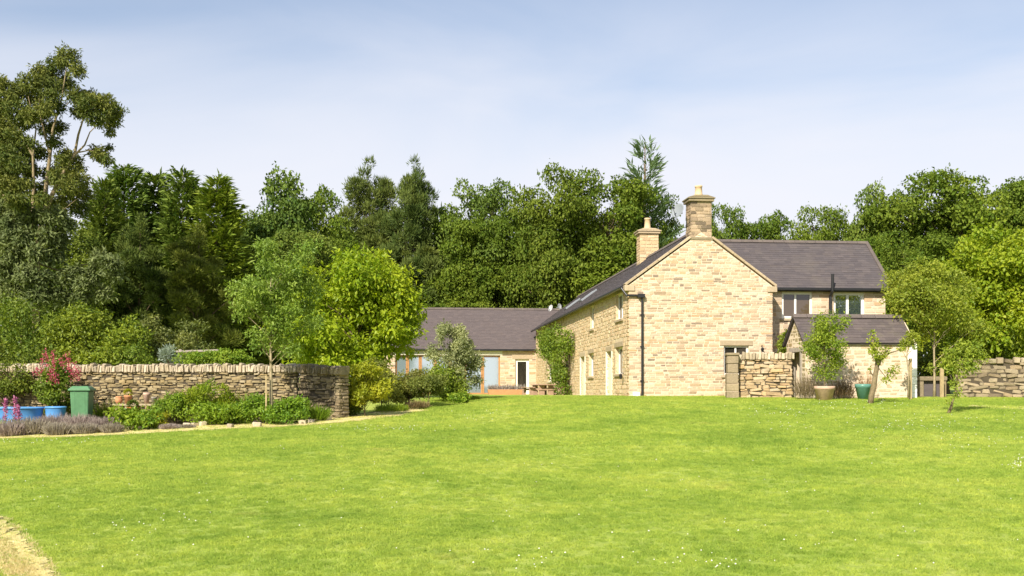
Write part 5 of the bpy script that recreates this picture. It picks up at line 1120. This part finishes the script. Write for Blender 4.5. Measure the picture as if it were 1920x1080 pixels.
# stone slab bench in the gap right of the shed
g_ = GY(1745, 38.8); SLB = thing('stone_bench', 'mossy stone slab on blocks in the shaded gap right of the shed', 'bench', g_, R_(-3)); hs = zt(706, 38.8)-g_.z
MB().box(-0.52, 0.52, -0.24, 0.24, hs-0.16, hs).build('slab', M['field'], SLB, bevel=0.03)
for x in (-0.40, 0.40): MB().box(x-0.1, x+0.1, -0.2, 0.2, -0.05, hs-0.162).build('support', M['field'], SLB, bevel=0.03)
MB().box(-0.299, 0.299, -0.08, 0.16, -0.05, hs-0.164).build('back_slab', M['slate'], SLB, bevel=0.02)

# ---- picnic table before the barn
pt = GY(1018, 55.0); pt.z = H0
TB = thing('picnic_table', 'brown wooden picnic table with side benches at the end of the lawn', 'table', pt, R_(14)); hT = zt(722, 55)-pt.z+0.04; Lt, Wt = 1.9, 0.86
for i in range(6): MB().box(-Wt/2+i*Wt/6+0.006, -Wt/2+(i+1)*Wt/6-0.006, -Lt/2, Lt/2, hT-0.05, hT).build('plank', M['table'], TB, bevel=0.006)
for y in (-0.65, 0.65):
    MB().box(-0.38, -0.10, y-0.04, y+0.04, 0, hT-0.052).box(0.10, 0.38, y-0.04, y+0.04, 0, hT-0.052).build('leg', M['table'], TB, bevel=0.008)
    MB().box(-0.92, 0.92, y-0.085, y-0.042, 0.27, 0.37).build('cross_bar', M['table'], TB)
    MB().box(-0.09, 0.09, y-0.03, y+0.03, 0.38, hT-0.3).build('panel', M['table'], TB)
for s in (-1, 1):
    for j in (0, 1): MB().box(s*(0.66+j*0.15), s*(0.66+j*0.15)+s*0.14, -Lt/2, Lt/2, 0.40, 0.44).build('seat_plank', M['table'], TB, bevel=0.006)
    for y in (-0.75, 0.75): MB().box(s*0.72, s*0.90, y-0.04, y+0.04, 0, 0.398).build('seat_leg', M['table'], TB)
# terracotta trough by the barn doors
tp_ = GY(950, 60.0); tp_.z = H0-0.02
TR = thing('trough_planter', 'long low terracotta trough with brownish plants before the barn', 'planter', tp_, ROT); m_ = MB(); taper(m_, 0, 0.34, 1.0, 0.16, 1.08, 0.2); m_.build('body', M['terracotta'], TR, bevel=0.02)
rs = np.random.RandomState(471); n = 700; p = np.stack([rs.uniform(-1, 1, n), rs.uniform(-.14, .14, n), np.full(n, .33)], 1)
link('foliage', leaves('foliage', p, rs.normal(0, .4, (n, 3))+[0, 0, 1], rs.normal(size=(n, 3)), rs.uniform(.15, .38, n), 0.03, rs.rand(n), FO['lav']), TR)

# ------------------------------------------------------------------ grass, clover
def tuft_mesh(seed, nb, h, w, rad):
    rs = np.random.RandomState(seed); a_ = rs.rand(nb)*6.283; r = rad*np.sqrt(rs.rand(nb)); p = np.stack([r*np.cos(a_), r*np.sin(a_), np.full(nb, -0.008)], 1)
    ln = rs.normal(0, 0.55, (nb, 2)); hh = h*rs.uniform(0.55, 1.15, nb); f = rs.rand(nb)*6.283; sd = np.stack([np.cos(f), np.sin(f), np.zeros(nb)], 1)*w/2
    tip = p+np.stack([ln[:, 0]*hh, ln[:, 1]*hh, hh], 1); mid = p+np.stack([ln[:, 0]*hh*0.3, ln[:, 1]*hh*0.3, hh*0.6], 1)
    V = np.stack([p-sd, p+sd, mid+sd*0.8, tip, mid-sd*0.8], 1).reshape(-1, 3); F = np.arange(nb*5).reshape(-1, 5)
    return npmesh('grass_tuft', V, F, M['blade'])
def tri_mask(px, py): return True
def scatter(seed, y0, y1, dens, margin=1.5):
    rs = np.random.RandomState(seed); w = y1*0.5+margin; n = int((y1-y0)*2*w*dens); X = rs.uniform(-w, w, n); Yy = rs.uniform(y0, y1, n)
    keep = np.abs(X) < Yy*0.49+margin
    px = 960+FPX*X/Yy
    # not inside the bed, not behind the house line, thin on the worn path
    ed = np.array(edge_top); lim = np.interp(X, ed[:, 0], ed[:, 1]); keep &= ~((X < ed[-1, 0]) & (Yy > lim))
    eb2 = np.array(edge_bot); lim2 = np.interp(X, eb2[:, 0], eb2[:, 1]); onp = (X < eb2[-1, 0]) & (Yy > lim2) & (Yy < lim+0.2); keep &= ~(onp & (rs.rand(n) < 0.8))
    pc = G(0, 1010); onc = (X < -3.9) & (Yy < 15.2) & (X < -0.48*15+ (15.2-Yy)*0.62); keep &= ~(onc & (rs.rand(n) < 0.3))
    return X[keep], Yy[keep]
def gn_scatter(name, X, Yy, scales, rots, meshes, mat, lift=0.0):
    pts = np.stack([X, Yy, gz(X, Yy)+lift], 1).astype(np.float32); me = bpy.data.meshes.new(name); me.vertices.add(len(pts)); me.vertices.foreach_set('co', pts.ravel())
    a1 = me.attributes.new('sc', 'FLOAT', 'POINT'); a1.data.foreach_set('value', scales.astype(np.float32)); a2 = me.attributes.new('rz', 'FLOAT', 'POINT'); a2.data.foreach_set('value', rots.astype(np.float32))
    me.materials.append(mat); o = link(name, me); ng = bpy.data.node_groups.new(name, 'GeometryNodeTree')
    ng.interface.new_socket('Geometry', in_out='INPUT', socket_type='NodeSocketGeometry'); ng.interface.new_socket('Geometry', in_out='OUTPUT', socket_type='NodeSocketGeometry')
    gi, go = ng.nodes.new('NodeGroupInput'), ng.nodes.new('NodeGroupOutput'); m2p = ng.nodes.new('GeometryNodeMeshToPoints'); inst = ng.nodes.new('GeometryNodeInstanceOnPoints')
    ng.links.new(gi.outputs[0], m2p.inputs['Mesh']); ng.links.new(m2p.outputs[0], inst.inputs['Points'])
    def attr(nm):
        n = ng.nodes.new('GeometryNodeInputNamedAttribute'); n.data_type = 'FLOAT'; n.inputs['Name'].default_value = nm; return n.outputs['Attribute']
    cx = ng.nodes.new('ShaderNodeCombineXYZ'); ng.links.new(attr('rz'), cx.inputs[2]); cs = ng.nodes.new('ShaderNodeCombineXYZ'); sca = attr('sc')
    for i in range(3): ng.links.new(sca, cs.inputs[i])
    e2r = ng.nodes.new('FunctionNodeEulerToRotation'); ng.links.new(cx.outputs[0], e2r.inputs[0]); ng.links.new(e2r.outputs[0], inst.inputs['Rotation']); ng.links.new(cs.outputs[0], inst.inputs['Scale'])
    gti = ng.nodes.new('GeometryNodeGeometryToInstance'); proto_objs = []
    for mesh in meshes:
        po = bpy.data.objects.new('grass_tuft', mesh); proto_objs.append(po)
        oi = ng.nodes.new('GeometryNodeObjectInfo'); oi.inputs['Object'].default_value = po; oi.inputs['As Instance'].default_value = True
        ng.links.new(oi.outputs['Geometry'], gti.inputs[0])
    ng.links.new(gti.outputs[0], inst.inputs['Instance']); inst.inputs['Pick Instance'].default_value = True
    ng.links.new(inst.outputs[0], go.inputs[0]); md = o.modifiers.new('scatter', 'NODES'); md.node_group = ng
    o['kind'] = 'stuff'; return o
GX, GYy, GS = [], [], []
for sd, y0, y1, dn, s in ((1, 8.2, 14, 190, 0.85), (2, 14, 20, 125, 1.0), (3, 20, 28, 75, 1.25), (4, 28, 41, 42, 1.5)):
    X, Yy = scatter(500+sd, y0, y1, dn); rs = np.random.RandomState(sd)
    pat = 0.5+0.5*np.sin(X*1.1+np.sin(Yy*0.8)*1.5)*np.sin(Yy*0.9+np.cos(X*0.7)); GX.append(X); GYy.append(Yy); GS.append(s*(0.65+0.3*pat+0.35*rs.rand(len(X))))
GX, GYy, GS = map(np.concatenate, (GX, GYy, GS))
inside = np.zeros(len(GX), bool)
for T_, x0, x1, y0, y1 in ((C1, -0.1, W+0.1, -0.05, 40), (SO, -0.1, SLn_+0.1, -0.05, SD)):
    lx_ = (GX-T_.x)*cu.x+(GYy-T_.y)*cu.y; ly_ = (GX-T_.x)*du.x+(GYy-T_.y)*du.y; inside |= (lx_ > x0) & (lx_ < x1) & (ly_ > y0) & (ly_ < y1)
GX, GYy, GS = GX[~inside], GYy[~inside], GS[~inside]
rs = np.random.RandomState(3)
grass = gn_scatter('lawn_grass', GX, GYy, GS, rs.rand(len(GX))*6.28, [tuft_mesh(600+i, 30, 0.042, 0.0075, 0.085) for i in range(4)], M['blade'])
grass['label'] = 'short mown lawn grass'; grass['category'] = 'grass'
# clover and daisy heads in drifts
rs = np.random.RandomState(12); P_ = []
drift = [(1700,800,60,12,130),(1560,775,60,8,90),(1600,760,80,5,90),(1470,800,40,6,30),(1850,840,60,14,60),(1910,872,12,8,70),(1340,1066,30,9,45),(960,1050,40,18,26),(1000,1065,20,6,22),(300,985,50,16,34),(240,1000,30,12,22),(1700,1005,12,4,12),(720,805,60,3,80),(900,780,26,7,26),(70,935,10,4,10),(350,975,30,6,14),(60,830,70,3,60),(1240,1055,25,8,14),(1260,1050,12,6,10),(1800,790,80,16,60),(1440,775,30,5,40)]
for px, py, sx, sy, n in drift:
    for j in range(int(n*(0.55 if py < 900 else 0.3))): P_.append(G(px+rs.normal(0, sx), max(752, py+rs.normal(0, sy))))
for j in range(110): P_.append(G(rs.uniform(0, 1920), rs.uniform(830, 1075)))
Vv, Ff = [], []; nb = 0
for p in P_:
    r = rs.uniform(0.006, 0.011)*(1+max(0, p.y-14)*0.022); h = rs.uniform(0.03, 0.06)
    for k in range(6): t = k*math.pi/3; Vv.append((p.x+r*math.cos(t), p.y+r*math.sin(t), p.z+h))
    Vv += [(p.x, p.y, p.z+h+r*0.9), (p.x, p.y, p.z+h-r*0.9)]
    for k in range(6): Ff += [(nb+k, nb+(k+1) % 6, nb+6), (nb+(k+1) % 6, nb+k, nb+7)]
    nb += 8
M['petal'] = plain('petal', (0.72,0.70,0.62), 0.7, 0.1, 9)
cf = link('clover_flowers', npmesh('clover_flowers', np.array(Vv), np.array(Ff), M['petal'])); cf['kind'] = 'stuff'; cf['label'] = 'small white clover and daisy heads in the lawn'; cf['category'] = 'flowers'

M['dry_blade'] = foliage('dry_blade', (0.62,0.54,0.24), (0.80,0.70,0.38), 0.45, (1.1,1.0,0.8))
def dry_tufts(name, A, B, n, seed, label):
    rs = np.random.RandomState(seed); A, B = np.array(A), np.array(B)
    def res(pl, u):
        d = np.concatenate([[0], np.cumsum(np.hypot(*np.diff(pl, axis=0).T))]); u = u*d[-1]; return np.stack([np.interp(u, d, pl[:, 0]), np.interp(u, d, pl[:, 1])], 1)
    u = rs.rand(n); v = np.clip(rs.rand(n)*1.1-0.05, -0.05, 1.05)[:, None]; p = res(A, u)*(1-v)+res(B, u)*v
    ms_ = []
    for i in range(2):
        me = tuft_mesh(700+i, 24, 0.03, 0.008, 0.09); me.materials.clear(); me.materials.append(M['dry_blade']); a_ = me.attributes.new('tint', 'FLOAT', 'FACE'); a_.data.foreach_set('value', rs.rand(len(me.polygons)).astype(np.float32)); ms_.append(me)
    o = gn_scatter(name, p[:, 0], p[:, 1], rs.uniform(.7, 1.3, n), rs.rand(n)*6.28, ms_, M['dry_blade'], 0.012); o['label'] = label; o['category'] = 'grass'
dry_tufts('dry_grass', gl([(-160,955),(-60,962),(0,972),(40,1010),(75,1050),(100,1090)]), gl([(-200,990),(-120,1005),(-60,1020),(-20,1045),(14,1072),(40,1095)]), 800, 31, 'straw-coloured dry grass on the path in the lower left corner')
dry_tufts('dry_grass', edge_bot, edge_top, 3000, 32, 'straw-coloured dry grass on the worn strip along the bed')

plant('spirea_shrub', 'leafy yellowish shrub between the yellow shrub and the brownish one', 'shrub', 728, 690, 34, 33.0, 'olive', 4200, 0.085, 0.045, nc=30, crf=0.28, seed=481, tone=(1.3,1.25,.7))
tuft('long_grass', 'tuft of long uncut grass below the brownish shrub', 'grass', 735, 752, 40, 32.2, 'fresh', 900, 0.016, 482, tone=(1.0,.95,.8))
tuft('long_grass', 'tuft of long tan grass under the bush with bare stems', 'grass', 782, 745, 30, 33.0, 'brown', 500, 0.016, 483, tone=(1.2,1.2,1))
tuft('long_grass', 'tuft of green uncut grass at the lawn edge right of the barn shrubs', 'grass', 880, 738, 26, 37.5, 'fresh', 500, 0.016, 484, tone=(.9,.9,.8))

for i_, (px, top, w_, Y, mt, lb, tn) in enumerate((
  (196, 742, 18, 29.8, 'fresh', 'narrow-leaved clump against the wall right of the green bin', (.8,.8,.7)),
  (312, 730, 20, 29.7, 'olive', 'wispy olive clump against the wall right of the stone shelf', (1,1,.8)),
  (448, 722, 24, 29.6, 'olive', 'wispy clump against the wall left of the young tree', (1.1,1.05,.8)),
  (566, 738, 18, 29.2, 'shrub', 'dark fern-like clump at the foot of the shaded wall end', (.8,.9,.8)),
  (598, 752, 18, 28.6, 'fresh', 'small grassy clump at the foot of the end pier', (.8,.85,.7)))):
    tuft('wall_clump', lb, 'plant', px, top, w_, Y, mt, 420, 0.022, 490+i_, 'clumps at the foot of the garden wall', 1.1, tn)
plant('ivy_patch', 'dark ivy patch spilling over the wall coping near the left edge', 'climber', 20, 676, 44, 30.9, 'dark', 2600, 0.075, 0.055, nc=30, crf=0.25, z0f=0.35, squash=0.3, seed=499, tone=(1.3,1.2,.9), trunk_r=0.012)
